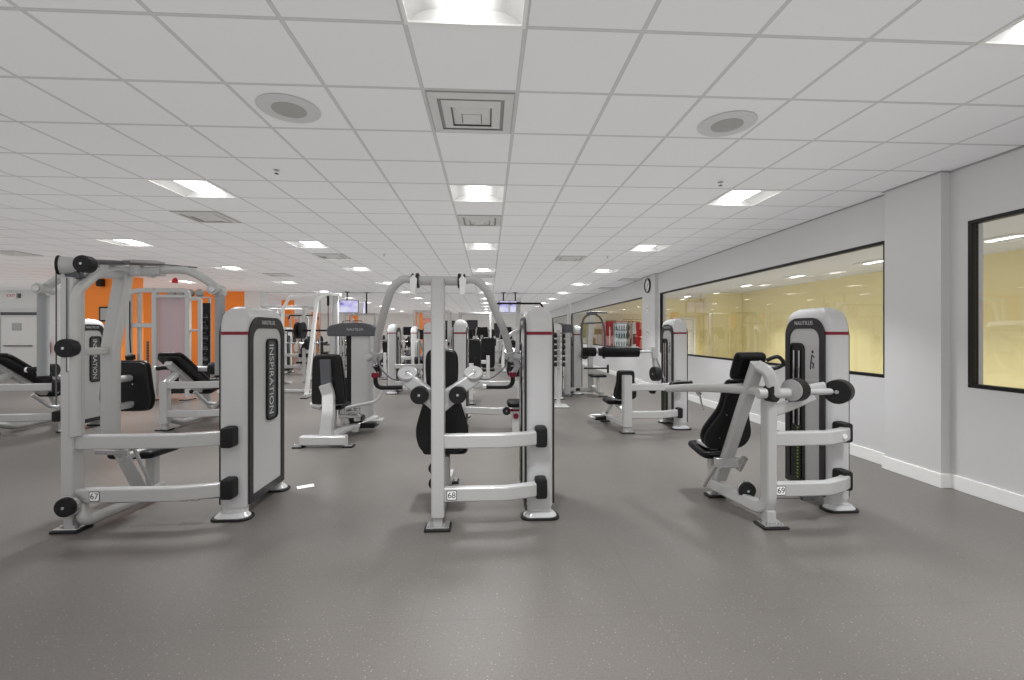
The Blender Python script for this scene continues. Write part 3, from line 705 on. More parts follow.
disc(r, 'counterweight', (.47, -.10, 1.04), (1, .8, 0), .092, .12, RUBBER)
part(r, 'diagonal_brace', SILVER, lambda m: m.beam([(.0, -.0, .87), (.15, -.02, .93), (.32, -.04, 1.01)], .07, .075, .014))
part(r, 'head_cable_loop', RUBBER, lambda m: m.tube(catmull([(.06, .12, 1.27), (.14, .1, 1.30), (.2, .12, 1.24), (.12, .14, 1.2), (.04, .14, 1.22)], 5), .016, 8))
w_ = disc(r, 'base_pulley', (-.02, .24, .175), (0, 1, 0), .07, .05, RUBBER); part(w_, 'pulley_ring', CHROME, lambda m: m.cyl((-.02, .262, .175), (-.02, .28, .175), .078, 26))
part(r, 'lower_cable', CABLE, lambda m: (m.tube([(.0, .12, .16), (.4, .16, .14), (.75, .26, .14)], .006, 8), m.box((.42, .15, .15), (.1, .04, .05), .01)))

# ------------------------------------------------------------------ machines farther back
def leg_machine(lab, x, y, rz=0, side=1, L=.56, slot=-1, badge=1, group=None, name='leg_curl_machine', lettered=1, gx=0.0):
    r = thing(name, lab, 'exercise machine', (x, y, 0), rz, group); s = side
    post(r, 0, 0, .74, .11, .12)
    for z in (.25, .69):
        p = crossbeam(r, [(.02*s, 0), (.5*s, 0), (.72*s, .06), (.86*s, .12)], z, w=.08, h=.11)
        part(p, 'rubber_bracket', RUBBER, lambda m: m.box((.86*s, .11, z), (.1, .13, .16), .025))
    tower(r, .95*s, .16, L, slot=slot, badge=badge, detail=lettered)
    up = V((0, -.80, .55)).normalized()
    pad(r, 'back_pad', (0, .86, .56), up, 1.0, RND, .10)
    part(r, 'back_spine', SILVER, lambda m: m.beam([(0, .82, .50), (0, .06, 1.02)], .11, .07, .015, up=(0, 1, 0)))
    part(r, 'back_strut', SILVER, lambda m: m.beam([(0, .0, .70), (.02, .28, .88)], .09, .08, .015, up=(0, 1, 0)))
    pad(r, 'seat', (.0, .80, .52), (0, 1, .25), .42, RND, .09, back=False)
    part(r, 'base_rail', SILVER, lambda m: (m.tube(fillet([(0, .06, .15), (.05, .3, .06), (.08, 1.3, .07)], .12), .045, 12), m.beam([(.06, 1.1, .08), (.03, .9, .48)], .08, .08, .012, up=(0, 1, 0)), m.beam([(.86*s, .3, .62), (.3*s, .75, .2)], .07, .07, .012)))
    foot(r, .08, 1.28, .3, .1)
    arm = part(r, 'lever_arm', SILVER, lambda m: (m.tube(fillet([(.30*s, .55, .9), (.32*s, .75, .75), (.25*s, 1.15, .62)], .1), .035, 12), m.tube(fillet([(.12*s, .5, .52), (.2*s, .7, .3), (.35*s, .9, .26)], .1), .03, 10)))
    disc(r, 'counterweight', (.36*s, .5, .905), (1, .15, 0), .10, .1, RUBBER); part(r, 'pivot_cylinder', FACE_L, lambda m: m.cyl((.16*s, .5, .9), (.36*s, .5, .9), .045, 16))
    rl = part(r, 'roller_pad', VINYL, lambda m: m.cyl((-.18*s, 1.18, .62), (.28*s, 1.18, .62), .075, 18, .02)); part(rl, 'roller_cap', WHITEP, lambda m: m.cyl((-.19*s, 1.18, .62), (-.21*s, 1.18, .62), .03, 12))
    part(r, 'grip_handle', RUBBER, lambda m: (m.tube(fillet([(gx-.3*s, .25, .93), (gx-.08*s, .3, .95), (gx-.05*s, .32, .70)], .12, 6), .04, 10)))
    part(r, 'grip_tip', WHITEP, lambda m: m.cyl((gx-.3*s, .25, .93), (gx-.33*s, .245, .93), .04, 12))
    return r
leg_machine('reclined leg machine behind the left machine, its black pad showing beside the tall panel tower', -4.95, 7.17, group=None)
leg_machine('reclined leg machine cut off by the left edge of the photo, black pads and roller', -7.27, 6.95, badge=1, gx=.6)
# abdominal machine by the right wall
r = thing('abdominal_machine', 'weight machine with long black roller at chest height, behind machine 69 near the window wall', 'exercise machine', (2.07, 6.6, 0))
post(r, 0, 0, .85, .13, .12); foot(r, -.1, .9, .16, .12)
for z in (.266, .68):
    p = crossbeam(r, [(.02, 0), (.55, .02), (.75, .1), (.85, .16)], z); part(p, 'rubber_bracket', RUBBER, lambda m: m.box((.86, .15, z), (.09, .12, .16), .025))
tower(r, .92, .2, .55, slot=-1, badge=0)
pad(r, 'back_pad', (.03, .15, .46), (0, -.1, 1), .46, [(.05, 1.0), (.11, .98), (.135, .9), (.14, .6), (.17, .3), (.17, .12), (.12, .02), (.05, 0)], .11)
pad(r, 'seat', (-.03, .24, .47), (0, 1, 0), .36, RND, .09, back=False)
part(r, 'base_frame', SILVER, lambda m: (m.beam([(-.02, .02, .12), (-.1, .95, .10)], .09, .08, .015), m.beam([(-.02, .03, .25), (-.07, .5, .45)], .06, .06), m.beam([(-.09, .95, .10), (-.05, .5, .43)], .06, .06)))
part(r, 'foot_loop', SILVER, lambda m: m.tube(fillet([(-.06, .78, .08), (-.27, .70, .09), (-.36, .74, .09), (-.36, .92, .09), (-.1, .95, .09), (-.05, .8, .09)], .06), .025, 10))
part(r, 'foot_grip', RUBBER, lambda m: m.cyl((-.31, .70, .09), (-.12, .735, .09), .036, 12))
tr = part(r, 'torso_arm', FACE_L, lambda m: (m.tube([(-.62, .2, 1.2), (.52, .2, 1.2)], .018, 10), m.tube(fillet([(.5, .2, 1.2), (.50, .25, 1.05), (.53, .28, .85)], .06), .025, 10), m.box((.48, .2, 1.19), (.06, .08, .18), .015)))
for a, b, rr in ((-.33, .25, .082), (-.64, -.42, .07)):
    part(r, 'roller_pad', VINYL, lambda m: m.cyl((a, .2, 1.2), (b, .2, 1.2), rr, 20, .02))
part(r, 'roller_hub', RUBBER, lambda m: m.cyl((-.38, .2, 1.2), (-.30, .2, 1.2), .065, 16, .02))
disc(r, 'counterweight', (.46, .18, .86), (1, .2, 0), .11, .1, RUBBER); disc(r, 'counterweight', (.44, .22, .62), (1, .2, 0), .07, .06, RUBBER)
part(r, 'swing_rod', CHROME, lambda m: m.tube([(.55, .28, 1.1), (.70, .3, .75)], .014, 8))

# hip machine left of the aisle
r = thing('hip_abduction_machine', 'seated hip machine showing its black seat back and dark-capped tower, left of the central aisle', 'exercise machine', (-2.12, 6.0, 0))
part(r, 'base_bar', SILVER, lambda m: m.beam([(-.31, 0, .09), (.27, -.02, .09)], .13, .12, .018))
for a in (-.34, .30): foot(r, a, -.01, .13, .15)
part(r, 'seat_leg', SILVER, lambda m: m.beam(fillet([(-.01, .02, .12), (.02, .04, .42), (-.02, .16, .66), (-.06, .14, .8)], .12), .15, .12, .02, up=(0, 1, 0)))
pad(r, 'back_pad', (-.06, .26, .50), (0, -.12, 1), .70, [(.07, 1.0), (.15, .985), (.185, .92), (.20, .75), (.215, .5), (.225, .25), (.23, .1), (.21, .02), (.08, 0)], .11)
part(r, 'back_spine', DGREY, lambda m: m.beam([(-.06, .225, .60), (-.06, .155, 1.13)], .14, .06, .015, up=(0, 1, 0)))
pad(r, 'seat', (-.05, .34, .50), (0, 1, 0), .42, [(.05, 1.0), (.12, .98), (.15, .9), (.15, .1), (.12, .02), (.05, 0)], .08, back=False)
part(r, 'base_rail', SILVER, lambda m: (m.beam(catmull([(.05, .05, .12), (.1, .55, .12), (.25, .85, .14), (.42, 1.0, .2)], 4), .11, .07, .015), m.beam([(.2, .6, .1), (.05, 1.45, .1)], .09, .08)))
part(r, 'foot_rest', FACE_L, lambda m: m.box((.43, .98, .16), (.16, .22, .03), .01))
for s in (-1, 1):
    part(r, 'leg_lever', FACE_L, lambda m: (m.tube(catmull([(s*.1-.02, .5, .42), (s*.22, .62, .44), (s*.42+.06, .7, .5), (s*.5+.1, .72, .72)] if s > 0 else [(-.1, .45, .42), (-.25, .42, .44), (-.34, .4, .5), (-.26, .55, .56)], 5), .024, 10)))
part(r, 'lever_hub', CHROME, lambda m: (m.cyl((.03, .72, .16), (.03, .72, .46), .07, 16), m.cyl((.2, .7, .2), (.2, .7, .4), .05, 14), m.box((.1, .7, .28), (.3, .12, .06), .015), m.cyl((.1, .62, .35), (.25, .6, .37), .03, 10)))
part(r, 'linkage_block', BLACKM, lambda m: (m.box((.12, .85, .2), (.28, .2, .12), .03), m.box((.3, .8, .12), (.3, .14, .08), .02)))
tw = part(r, 'weight_tower', SHELL, lambda m: (m.box((.07, 1.42, .80), (.30, .16, 1.36), .02)))
part(tw, 'tower_post', SILVER, lambda m: m.beam([(.255, 1.35, .0), (.255, 1.35, 1.5)], .07, .1, .015, up=(0, 1, 0)))
part(tw, 'tower_post', SILVER, lambda m: m.beam([(-.36, 1.35, .0), (-.36, 1.35, 1.5)], .09, .1, .015, up=(0, 1, 0)))
part(tw, 'weight_stack', STACK, lambda m: [m.box((-.19, 1.44, .16+k*.035), (.2, .12, .031), .004) for k in range(18)])
part(tw, 'guide_rod', CHROME, lambda m: m.tube([(-.25, 1.38, .1), (-.25, 1.38, 1.48)], .02, 10)); part(tw, 'guide_rod', CHROME, lambda m: m.tube([(-.2, 1.38, .1), (-.2, 1.38, 1.48)], .02, 10)); part(tw, 'guide_post', RUBBER, lambda m: m.beam([(-.12, 1.40, .1), (-.12, 1.40, 1.48)], .07, .08, .01, up=(0, 1, 0)))
def cap(m):
    o = [(-.44, 1.46), (-.42, 1.44), (.29, 1.44), (.31, 1.46), (.31, 1.57), (.25, 1.62), (.1, 1.655), (-.06, 1.66), (-.22, 1.655), (-.38, 1.62), (-.44, 1.57)]
    m.xf = frame((0, 1.28, 0), (1, 0, 0), (0, 0, 1)); m.slab(o, .0, -.26, .02)
part(tw, 'tower_cap', DGREY, cap, 30); text('NAUTILUS', .055, (1, 0, 0), (0, 0, 1), (.0, 1.277, 1.545), LETTER, tw)
foot(r, .255, 1.35, .18, .16, tw)

# row machine behind the central one: tower on its left
r = thing('row_machine', 'weight machine right behind the central one, low padded seat beside the tower of machine 68', 'exercise machine', (.45, 7.1, 0))
post(r, 0.05, 0, .86, .11, .12)
for z in (.26, .68): crossbeam(r, [(.02, -.02), (-.4, -.02), (-.62, .05), (-.80, .1)], z)
tower(r, -.90, .1, .8, w=.2, slot=1, badge=-1)
part(r, 'front_column', SILVER, lambda m: (m.beam([(-.05, -.62, .06), (-.05, -.62, .46)], .11, .1, .02, up=(0, 1, 0)), m.beam([(-.05, -.62, .09), (.03, .02, .09)], .08, .08)))
foot(r, -.05, -.63, .17, .14)
pad(r, 'seat', (-.05, -.78, .53), (0, 1, 0), .36, [(.04, 1.0), (.1, .98), (.125, .85), (.125, .2), (.1, .03), (.04, 0)], .1, back=False)
part(r, 'adjuster_ring', RED, lambda m: (m.cyl((-.14, -.66, .38), (.05, -.66, .38), .02, 10), m.cyl((-.05, -.69, .30), (-.05, -.67, .30), .04, 14)))
disc(r, 'foot_wheel', (-.18, -.62, .36), (0, 1, 0), .06, .04, RUBBER)
pad(r, 'chest_pad', (.05, -.1, .8), (0, -.05, 1), .38, RND, .1)
part(r, 'row_arm', SILVER, lambda m: (m.tube(catmull([(.05, .1, 1.55), (-.15, -.05, 1.4), (-.22, -.2, 1.05), (-.2, -.3, .9)], 5), .03, 10), m.tube(catmull([(.05, .1, 1.55), (.2, -.05, 1.4), (.22, -.2, 1.05), (.2, -.3, .9)], 5), .03, 10)))
part(r, 'mast', SILVER, lambda m: m.beam([(.05, .12, .7), (.05, .12, 1.6)], .09, .09, .015, up=(0, 1, 0)))

def simple_machine(lab, x, y, kind, side=1, rz=0, L=.6, slot=0):
    """pulldown, shoulder or chair style machine seen small in the distance"""
    r = thing({'pull': 'pulldown_machine', 'chair': 'seated_leg_machine', 'press': 'incline_press_machine'}[kind], lab, 'exercise machine', (x, y, 0), rz); s = side
    tower(r, .9*s, .1, L, slot=slot or -s, badge=0, detail=0)
    for z in (.26, .68): crossbeam(r, [(.02*s, 0), (.55*s, .02), (.8*s, .1)], z, w=.08)
    if kind == 'pull':
        part(r, 'mast', SILVER, lambda m: m.beam(fillet([(0, 0, .05), (0, 0, 2.05), (0, -.35, 2.2)], .2), .09, .1, .015, up=(0, 1, 0))); foot(r, 0, 0, .2, .2)
        part(r, 'pulldown_bar', BLACKM, lambda m: m.tube(fillet([(-.52, -.35, 2.02), (-.46, -.35, 2.12), (.46, -.35, 2.12), (.52, -.35, 2.02)], .06), .022, 10))
        part(r, 'red_grip', RED, lambda m: m.cyl((.50, -.35, 2.05), (.525, -.35, 1.98), .032, 12)); part(r, 'red_grip', RED, lambda m: m.cyl((-.50, -.35, 2.05), (-.525, -.35, 1.98), .032, 12))
        pad(r, 'seat', (0, -.55, .48), (0, 1, 0), .4, RND, .08, back=False)
        part(r, 'thigh_pad', VINYL, lambda m: m.cyl((-.25, -.12, .68), (.25, -.12, .68), .07, 14, .02))
        part(r, 'seat_column', SILVER, lambda m: (m.beam([(0, -.38, .05), (0, -.38, .42)], .08, .08, up=(0, 1, 0)), m.beam([(0, .0, .08), (0, -.6, .08)], .08, .08)))
    else:
        post(r, 0, 0, .85, .1, .12)
        h = .9 if kind == 'chair' else .75
        pad(r, 'back_pad', (0, .3, .48), (0, -.25, 1), h, VIOLIN if kind == 'press' else RND, .1)
        pad(r, 'seat', (0, .32, .46), (0, 1, .05), .42, RND, .08, back=False)
        part(r, 'base_rail', SILVER, lambda m: (m.beam([(0, .0, .1), (0, 1.0, .1)], .09, .08), m.beam([(0, .6, .1), (0, .55, .4)], .08, .08, up=(0, 1, 0))))
        part(r, 'lever_arm', SILVER, lambda m: m.tube(catmull([(.3*s, .1, .8), (.3*s, .1, 1.25), (.28*s, .5, 1.3), (.25*s, .9, 1.0)], 5), .032, 10))
        disc(r, 'counterweight', (.34*s, .05, .82), (1, .1, 0), .09, .09, RUBBER)
    return r
simple_machine('distant weight machine with tall tower left of the aisle, seen past the left overhead arm', -1.45, 11.0, 'press', -1)
simple_machine('distant pulldown machine whose red-ended black bar shows above the tower of machine 68', .66, 9.9, 'pull', 1)
simple_machine('distant seated machine in the middle of the aisle behind the row machine', .0, 12.6, 'chair', -1)
simple_machine('distant seated machine just left of the aisle behind the row machine tower', -.35, 9.4, 'chair', -1)
simple_machine('distant press machine beside the cable frame, left of the aisle', -3.3, 14.6, 'press', 1)
simple_machine('distant seated machine in the third row, close to the glass wall', 2.6, 15.2, 'chair', -1)
simple_machine('distant press machine right of the aisle, third row', .9, 16.6, 'press', 1)

# tall pulldown station by the window wall
r = thing('pulldown_station', 'slim grey pulldown station with curved arms, against the far window beside the red drinks cooler', 'exercise machine', (2.45, 10.7, 0))
part(r, 'mast', SILVER, lambda m: m.beam(fillet([(.05, .1, .05), (.02, .1, 1.3), (.06, .05, 1.95)], .2), .12, .12, .015, up=(0, 1, 0)))
part(r, 'top_pivot', DGREY, lambda m: (m.box((.06, .05, 1.96), (.26, .14, .09), .03), m.tube([(.0, .0, 2.0), (.42, .0, 1.98)], .02, 8)))
for s in (-1, 1):
    a = part(r, 'pull_arm', DGREY, lambda m: m.tube(catmull([(.06+s*.06, .03, 1.95), (.06+s*.2, .0, 1.85), (.06+s*.27, -.05, 1.62), (.06+s*.28, -.1, 1.3), (.06+s*.26, -.12, 1.0)], 5), .026, 10))
    part(a, 'arm_grip', RUBBER, lambda m: m.cyl((.06+s*.26, -.12, 1.0), (.06+s*.25, -.12, .88), .035, 10))
part(r, 'cross_strut', DGREY, lambda m: m.tube([(-.2, -.02, 1.72), (.32, -.02, 1.74)], .018, 8))
pad(r, 'seat', (.14, -.35, .52), (0, 1, 0), .34, [(.05, 1.0), (.15, .98), (.19, .85), (.19, .15), (.15, .02), (.05, 0)], .07, back=False)
part(r, 'side_grip', RUBBER, lambda m: (m.cyl((.36, -.3, .55), (.36, -.3, .75), .025, 10), m.tube([(-.2, -.25, .66), (.36, -.25, .66)], .02, 8)))
part(r, 'base_frame', SILVER, lambda m: (m.beam([(-.6, .1, .12), (.05, .1, .12)], .1, .1), m.beam([(.05, .1, .2), (.22, -.3, .06)], .1, .09), m.beam([(.16, -.2, .1), (.15, -.2, .5)], .07, .07, up=(0, 1, 0))))
foot(r, .24, -.3, .2, .15)
tower(r, -.28, .05, .5, w=.2, slot=-1, badge=0, h=1.68, detail=0)
disc(r, 'counterweight', (-.13, -.05, .95), (0, 1, 0), .09, .08, RUBBER)
r = thing('cable_column', 'narrow pale column unit with a dark block on top, right beside the tower of machine 68', 'exercise machine', (1.88, 10.6, 0))
part(r, 'column_post', SILVER, lambda m: m.beam([(0, 0, .05), (0, 0, 1.66)], .14, .12, .02, up=(0, 1, 0))); part(r, 'rear_post', SHELL, lambda m: m.beam([(-.14, .2, .05), (-.14, .2, 1.6)], .1, .1, .02, up=(0, 1, 0)))
part(r, 'top_block', DGREY, lambda m: m.box((.02, 0, 1.6), (.24, .2, .2), .03)); part(r, 'side_block', BLACKM, lambda m: m.box((-.2, .1, 1.6), (.1, .2, .26), .03))
part(r, 'base_beam', SILVER, lambda m: m.beam([(0, 0, .1), (0, .9, .1)], .1, .1)); part(r, 'tall_tube', FACE_L, lambda m: m.tube(fillet([(.12, .3, .1), (.12, .3, 2.2), (.2, .9, 2.25)], .15), .03, 10)); foot(r, 0, -.02, .22, .2)
part(r, 'tie_bar', SILVER, lambda m: m.beam([(.0, .28, 1.5), (.15, .3, 1.5)], .06, .06))
# dumbbell tree between the column and the tower
r = thing('dumbbell_rack', 'slim vertical dumbbell rack right of the tower of machine 68', 'rack', (1.43, 9.0, 0))
part(r, 'rack_post', SILVER, lambda m: (m.beam([(0, .06, .02), (0, .06, 1.55)], .07, .06, up=(0, 1, 0)), m.box((0, .02, .015), (.36, .4, .03), .008)))
dproto = None
for k in range(6):
    z = .86+k*.115
    part(r, 'cradle_arm', FACE_L, lambda m: m.beam([(0, .05, z-.055), (0, -.1, z-.048)], .05, .02, .004))
    if dproto is None:
        dproto = thing('dumbbell', 'small black dumbbell on the slim vertical rack', 'dumbbell', (0, 0, 0), 0, 'dumbbells on the slim vertical rack')
        part(dproto, 'grip', CHROME, lambda m: m.cyl((-.06, 0, 0), (.06, 0, 0), .014, 10))
        for s in (-1, 1): part(dproto, 'dumbbell_head', RUBBER, lambda m: m.cyl((s*.05, 0, 0), (s*.115, 0, 0), .043, 8, .008))
        dproto.location = (1.43, 8.93, z)
    else: dup(dproto, (1.43, 8.93, z))

# cable station before the orange wall, with the pale acrylic guard
r = thing('cable_station', 'tall cable machine frame with pale pink guard panel in front of the orange wall', 'exercise machine', (-7.05, 10.4, 0))
part(r, 'arch_frame', SILVER, lambda m: m.beam(fillet([(-.35, 0, .05), (-.35, 0, 2.44), (.36, 0, 2.44), (.36, 0, .05)], .12, 5), .10, .09, .015, up=(0, 1, 0)))
part(r, 'guard_panel', ACRYL, lambda m: m.box((.01, .03, 1.3), (.60, .012, 1.95), .004))
part(r, 'cross_rail', SILVER, lambda m: (m.beam([(-.35, 0, 2.31), (.36, 0, 2.31)], .07, .07), m.beam([(-.92, .02, 1.66), (-.35, .02, 1.66)], .09, .1)))
part(r, 'weight_stack', STACK, lambda m: [m.box((.01, .16, .15+k*.05), (.36, .14, .045), .005) for k in range(13)])
part(r, 'guide_rods', CHROME, lambda m: (m.tube([(-.08, .16, .1), (-.08, .16, 2.3)], .018, 8), m.tube([(.1, .16, .1), (.1, .16, 2.3)], .018, 8)))
part(r, 'top_pulley', RUBBER, lambda m: (m.cyl((.0, .1, 2.24), (.0, .16, 2.24), .08, 16), m.box((0, .1, 2.16), (.28, .06, .05), .01)))
part(r, 'side_column', SILVER, lambda m: (m.beam(fillet([(-.9, 0, .05), (-.9, 0, 2.40), (-.62, 0, 2.44), (-.35, 0, 2.44)], .1), .10, .09, .015, up=(0, 1, 0)), m.beam([(-.75, .1, .05), (-.75, .1, 2.38)], .07, .07, up=(0, 1, 0))))
part(r, 'outrigger_arm', FACE_L, lambda m: (m.beam([(.36, 0, 2.25), (.62, 0, 2.25)], .06, .06), m.beam([(.62, 0, 2.25), (.62, 0, .05)], .07, .07, up=(0, 1, 0)), m.beam([(.36, 0, 1.55), (.62, 0, 1.55)], .05, .05)))
part(r, 'hanging_rope', BLACKM, lambda m: (m.tube([(-.84, -.06, 2.2), (-.84, -.06, 1.4), (-.82, -.06, 1.05)], .012, 8), m.cyl((-.82, -.08, 1.0), (-.82, -.06, .9), .09, 12)))
part(r, 'hanging_chain', DGREY, lambda m: [m.lathe((-.46, -.06, .5+k*.06), [(.006, -.03), (.025, -.02), (.025, .02), (.006, .03)], 8) for k in range(14)])
for a in (-.9, -.35, .36): foot(r, a, 0, .2, .3)
# medicine ball rack and balls behind it
r = thing('ball_rack', 'black upright rack holding balls and plates before the orange wall', 'rack', (-7.6, 12.45, 0))
part(r, 'rack_back', BLACKM, lambda m: m.box((0, .08, 1.15), (.22, .06, 2.3), .01)); part(r, 'rack_base', BLACKM, lambda m: m.box((0, -.05, .03), (.5, .5, .06), .015))
bz = [.78, 1.06, 1.34, 1.62, 1.9]
for z in bz: part(r, 'ball_arm', DGREY, lambda m: m.beam([(0, .06, z-.13), (.08, -.14, z-.125)], .05, .03, .006))
bp_ = None
for k, z in enumerate(bz):
    if bp_ is None:
        bp_ = thing('medicine_ball', 'dark medicine ball on the black upright rack before the orange wall', 'ball', (-7.52, 12.29, z), 0, 'medicine balls on the black rack')
        part(bp_, 'ball_skin', IRON, lambda m: m.lathe((0, 0, 0), [(.01, -.105)]+[(.105*math.cos(q*PI/12), .105*math.sin(q*PI/12)) for q in range(-5, 6)]+[(.01, .105)], 20))
        part(bp_, 'seam_band', DGREY, lambda m: m.lathe((0, 0, 0), [(.104, -.012), (.107, -.008), (.107, .008), (.104, .012)], 20))
    else: dup(bp_, (-7.52, 12.29, z))
sh = thing('wall_shelf', 'high white shelf holding grey balls before the orange wall', 'shelf', (-8.15, 12.6, 2.42))
part(sh, 'shelf_board', SILVER, lambda m: m.box((0, 0, .03), (1.2, .3, .03), .006)); part(sh, 'shelf_leg', SILVER, lambda m: m.beam([(-.55, .1, -2.42), (-.55, .1, .02)], .06, .06, up=(0, 1, 0))); part(sh, 'shelf_leg', SILVER, lambda m: m.beam([(.55, .1, -2.42), (.55, .1, .02)], .06, .06, up=(0, 1, 0)))
gb = None
for k, dx in enumerate((-.38, -.15, .1, .35)):
    if gb is None:
        gb = thing('exercise_ball', 'grey ball on the high white shelf', 'ball', (-8.15+dx, 12.6, 2.57), 0, 'grey balls on the high shelf')
        part(gb, 'ball_skin', MESHG, lambda m: m.lathe((0, 0, 0), [(.01, -.105)]+[(.105*math.cos(q*PI/12), .105*math.sin(q*PI/12)) for q in range(-5, 6)]+[(.01, .105)], 20))
    else: dup(gb, (-8.15+dx, 12.6, 2.57))

# leaning cable column left of the aisle
r = thing('smith_machine', 'white leaning frame of a tall smith machine just left of the dark-capped tower', 'exercise machine', (-3.95, 10.6, 0))
part(r, 'leaning_upright', WHITEP, lambda m: m.beam(fillet([(-.22, -.05, .03), (-.13, .15, 1.6), (-.1, .3, 2.30), (.06, .5, 2.42)], .12), .085, .09, .02, up=(0, 1, 0)))
part(r, 'leaning_upright', WHITEP, lambda m: m.beam([(-1.25, .95, .03), (-1.18, .95, 2.1), (-.95, .8, 2.4), (.0, .55, 2.42)], .07, .07, .02, up=(0, 1, 0)))
for xx in (-.1, .16):
    part(r, 'guide_rod', CHROME, lambda m: m.tube([(xx, .45, .1), (xx, .45, 2.4)], .02, 8))
part(r, 'base_runner', SILVER, lambda m: (m.beam([(-.22, -.15, .05), (-.15, .9, .05)], .09, .08), m.beam([(.25, .2, .05), (.25, .9, .05)], .09, .08), m.beam([(-1.25, .9, .05), (.25, .7, .05)], .08, .07)))
foot(r, -.22, -.15, .16, .12)
part(r, 'rear_upright', SILVER, lambda m: m.beam([(.25, .55, .03), (.25, .55, 2.42)], .13, .1, .02, up=(0, 1, 0)))
part(r, 'top_beam', WHITEP, lambda m: m.beam([(-.22, .5, 2.42), (.38, .5, 2.42)], .1, .07, .015))
part(r, 'cable_hook', BLACKM, lambda m: (m.cyl((.1, .45, 2.38), (.1, .45, 2.15), .03, 8), m.tube([(.1, .45, 2.15), (.1, .45, 1.5)], .01, 6)))
part(r, 'sliding_bar', IRON, lambda m: m.tube([(-.9, .4, 1.55), (.5, .4, 1.55)], .025, 10))
for dx in (-.62, -.5): part(r, 'bar_plate', IRON, lambda m: m.cyl((dx, .4, 1.55), (dx+.05, .4, 1.55), .2, 20))

# power racks with loaded bars
pproto = [None]
def plate(lab, grp, loc, rz, R=.2):
    if pproto[0] is None:
        pproto[0] = thing('weight_plate', lab, 'weight plate', loc, rz, grp)
        m = M(); m.lathe((0, 0, 0), [(.03, -.02), (.19, -.022), (.2, -.018), (.2, .018), (.19, .022), (.165, .022), (.155, .012), (.07, .012), (.06, .022), (.03, .022)], 28, 'x', True); m.build('plate_disc', IRON, pproto[0])
        m = M(); m.lathe((0, 0, 0), [(.026, -.024), (.04, -.024), (.04, .024), (.026, .024)], 16, 'x', True); m.build('plate_bushing', CHROME, pproto[0]); return pproto[0]
    q = dup(pproto[0], loc, rz, lab); q['group'] = grp; return q
def rack(lab, place, x, y, m_=SILVER):
    r = thing('power_rack', lab, 'rack', (x, y, 0))
    for sx in (-.6, .6):
        for sy in (-.45, .45): part(r, 'rack_upright', m_, lambda m: m.beam([(sx, sy, .02), (sx, sy, 2.3)], .08, .08, up=(0, 1, 0)))
        part(r, 'side_rail', m_, lambda m: (m.beam([(sx, -.5, .05), (sx, .5, .05)], .08, .08), m.beam([(sx, -.45, 2.27), (sx, .45, 2.27)], .08, .07)))
        part(r, 'plate_peg', CHROME, lambda m: (m.cyl((sx, .45, .7), (sx*1.5, .45, .7), .025, 10), m.cyl((sx, .45, 1.2), (sx*1.5, .45, 1.2), .025, 10)))
        part(r, 'bar_hook', RUBBER, lambda m: m.box((sx, -.5, 1.1), (.06, .1, .12), .015))
    part(r, 'pull_up_bar', m_, lambda m: (m.beam([(-.6, -.45, 2.27), (.6, -.45, 2.27)], .06, .06), m.beam([(-.6, .45, 2.27), (.6, .45, 2.27)], .06, .06)))
    b = thing('barbell', 'steel barbell resting on the hooks of the %s' % place, 'barbell', (x, y-.55, 1.19))
    part(b, 'bar_shaft', CHROME, lambda m: m.cyl((-1.05, 0, 0), (1.05, 0, 0), .015, 10)); 
    for s in (-1, 1): part(b, 'bar_sleeve', CHROME, lambda m: m.cyl((s*.68, 0, 0), (s*1.08, 0, 0), .025, 12))
    for s in (-1, 1):
        for k in range(2): plate('black iron plate on the barbell of the %s' % place, 'plates on the barbell of the %s' % place, (x+s*(.74+k*.05), y-.55, 1.19), 0)
        for z in (.7, 1.2): plate('black iron plate on a side peg of the %s' % place, 'plates on the pegs of the %s' % place, (x+s*.76, y+.45, z), 0)
    return r
rack('grey power rack seen just right of the tall panel tower', 'power rack right of the panel tower', -6.1, 14.2)
rack('grey power rack seen between the left overhead arm and the central post', 'power rack left of the central post', -2.0, 16.5)
rack('distant grey power rack behind the hip machine tower', 'power rack behind the hip machine', -5.2, 19.0)
rack('distant grey power rack before the mural wall', 'power rack before the mural', -9.2, 20.5)
rack('distant grey power rack in the aisle beyond the row machine', 'power rack in the aisle', -.5, 18.0)
def bench(lab, x, y, rz):
    r = thing('weight_bench', lab, 'bench', (x, y, 0), rz)
    pad(r, 'seat', (0, -.5, .46), (0, 1, 0), .4, RND, .07, back=False); pad(r, 'backrest', (0, .0, .44), (0, -.0, 1) if False else (0, .85, .5), .85, RND, -.07, back=False)
    part(r, 'bench_frame', WHITEP, lambda m: (m.beam([(0, -.5, .40), (0, .7, .40)], .06, .06), m.beam([(0, -.4, .05), (0, .1, .4)], .06, .06), m.beam([(0, .6, .05), (0, .0, .4)], .06, .06), m.beam([(0, .3, .40), (0, .5, .68)], .05, .05), m.beam([(-.25, -.45, .04), (.25, -.45, .04)], .06, .06), m.beam([(-.3, .6, .04), (.3, .6, .04)], .06, .06)))
bench('white framed incline bench beside the leaning smith machine', -6.0, 11.3, .9); bench('farther incline bench in front of the grey power rack', -6.2, 13.2, 2.6); bench('incline bench inside the power rack left of the central post', -2.0, 15.6, .2)

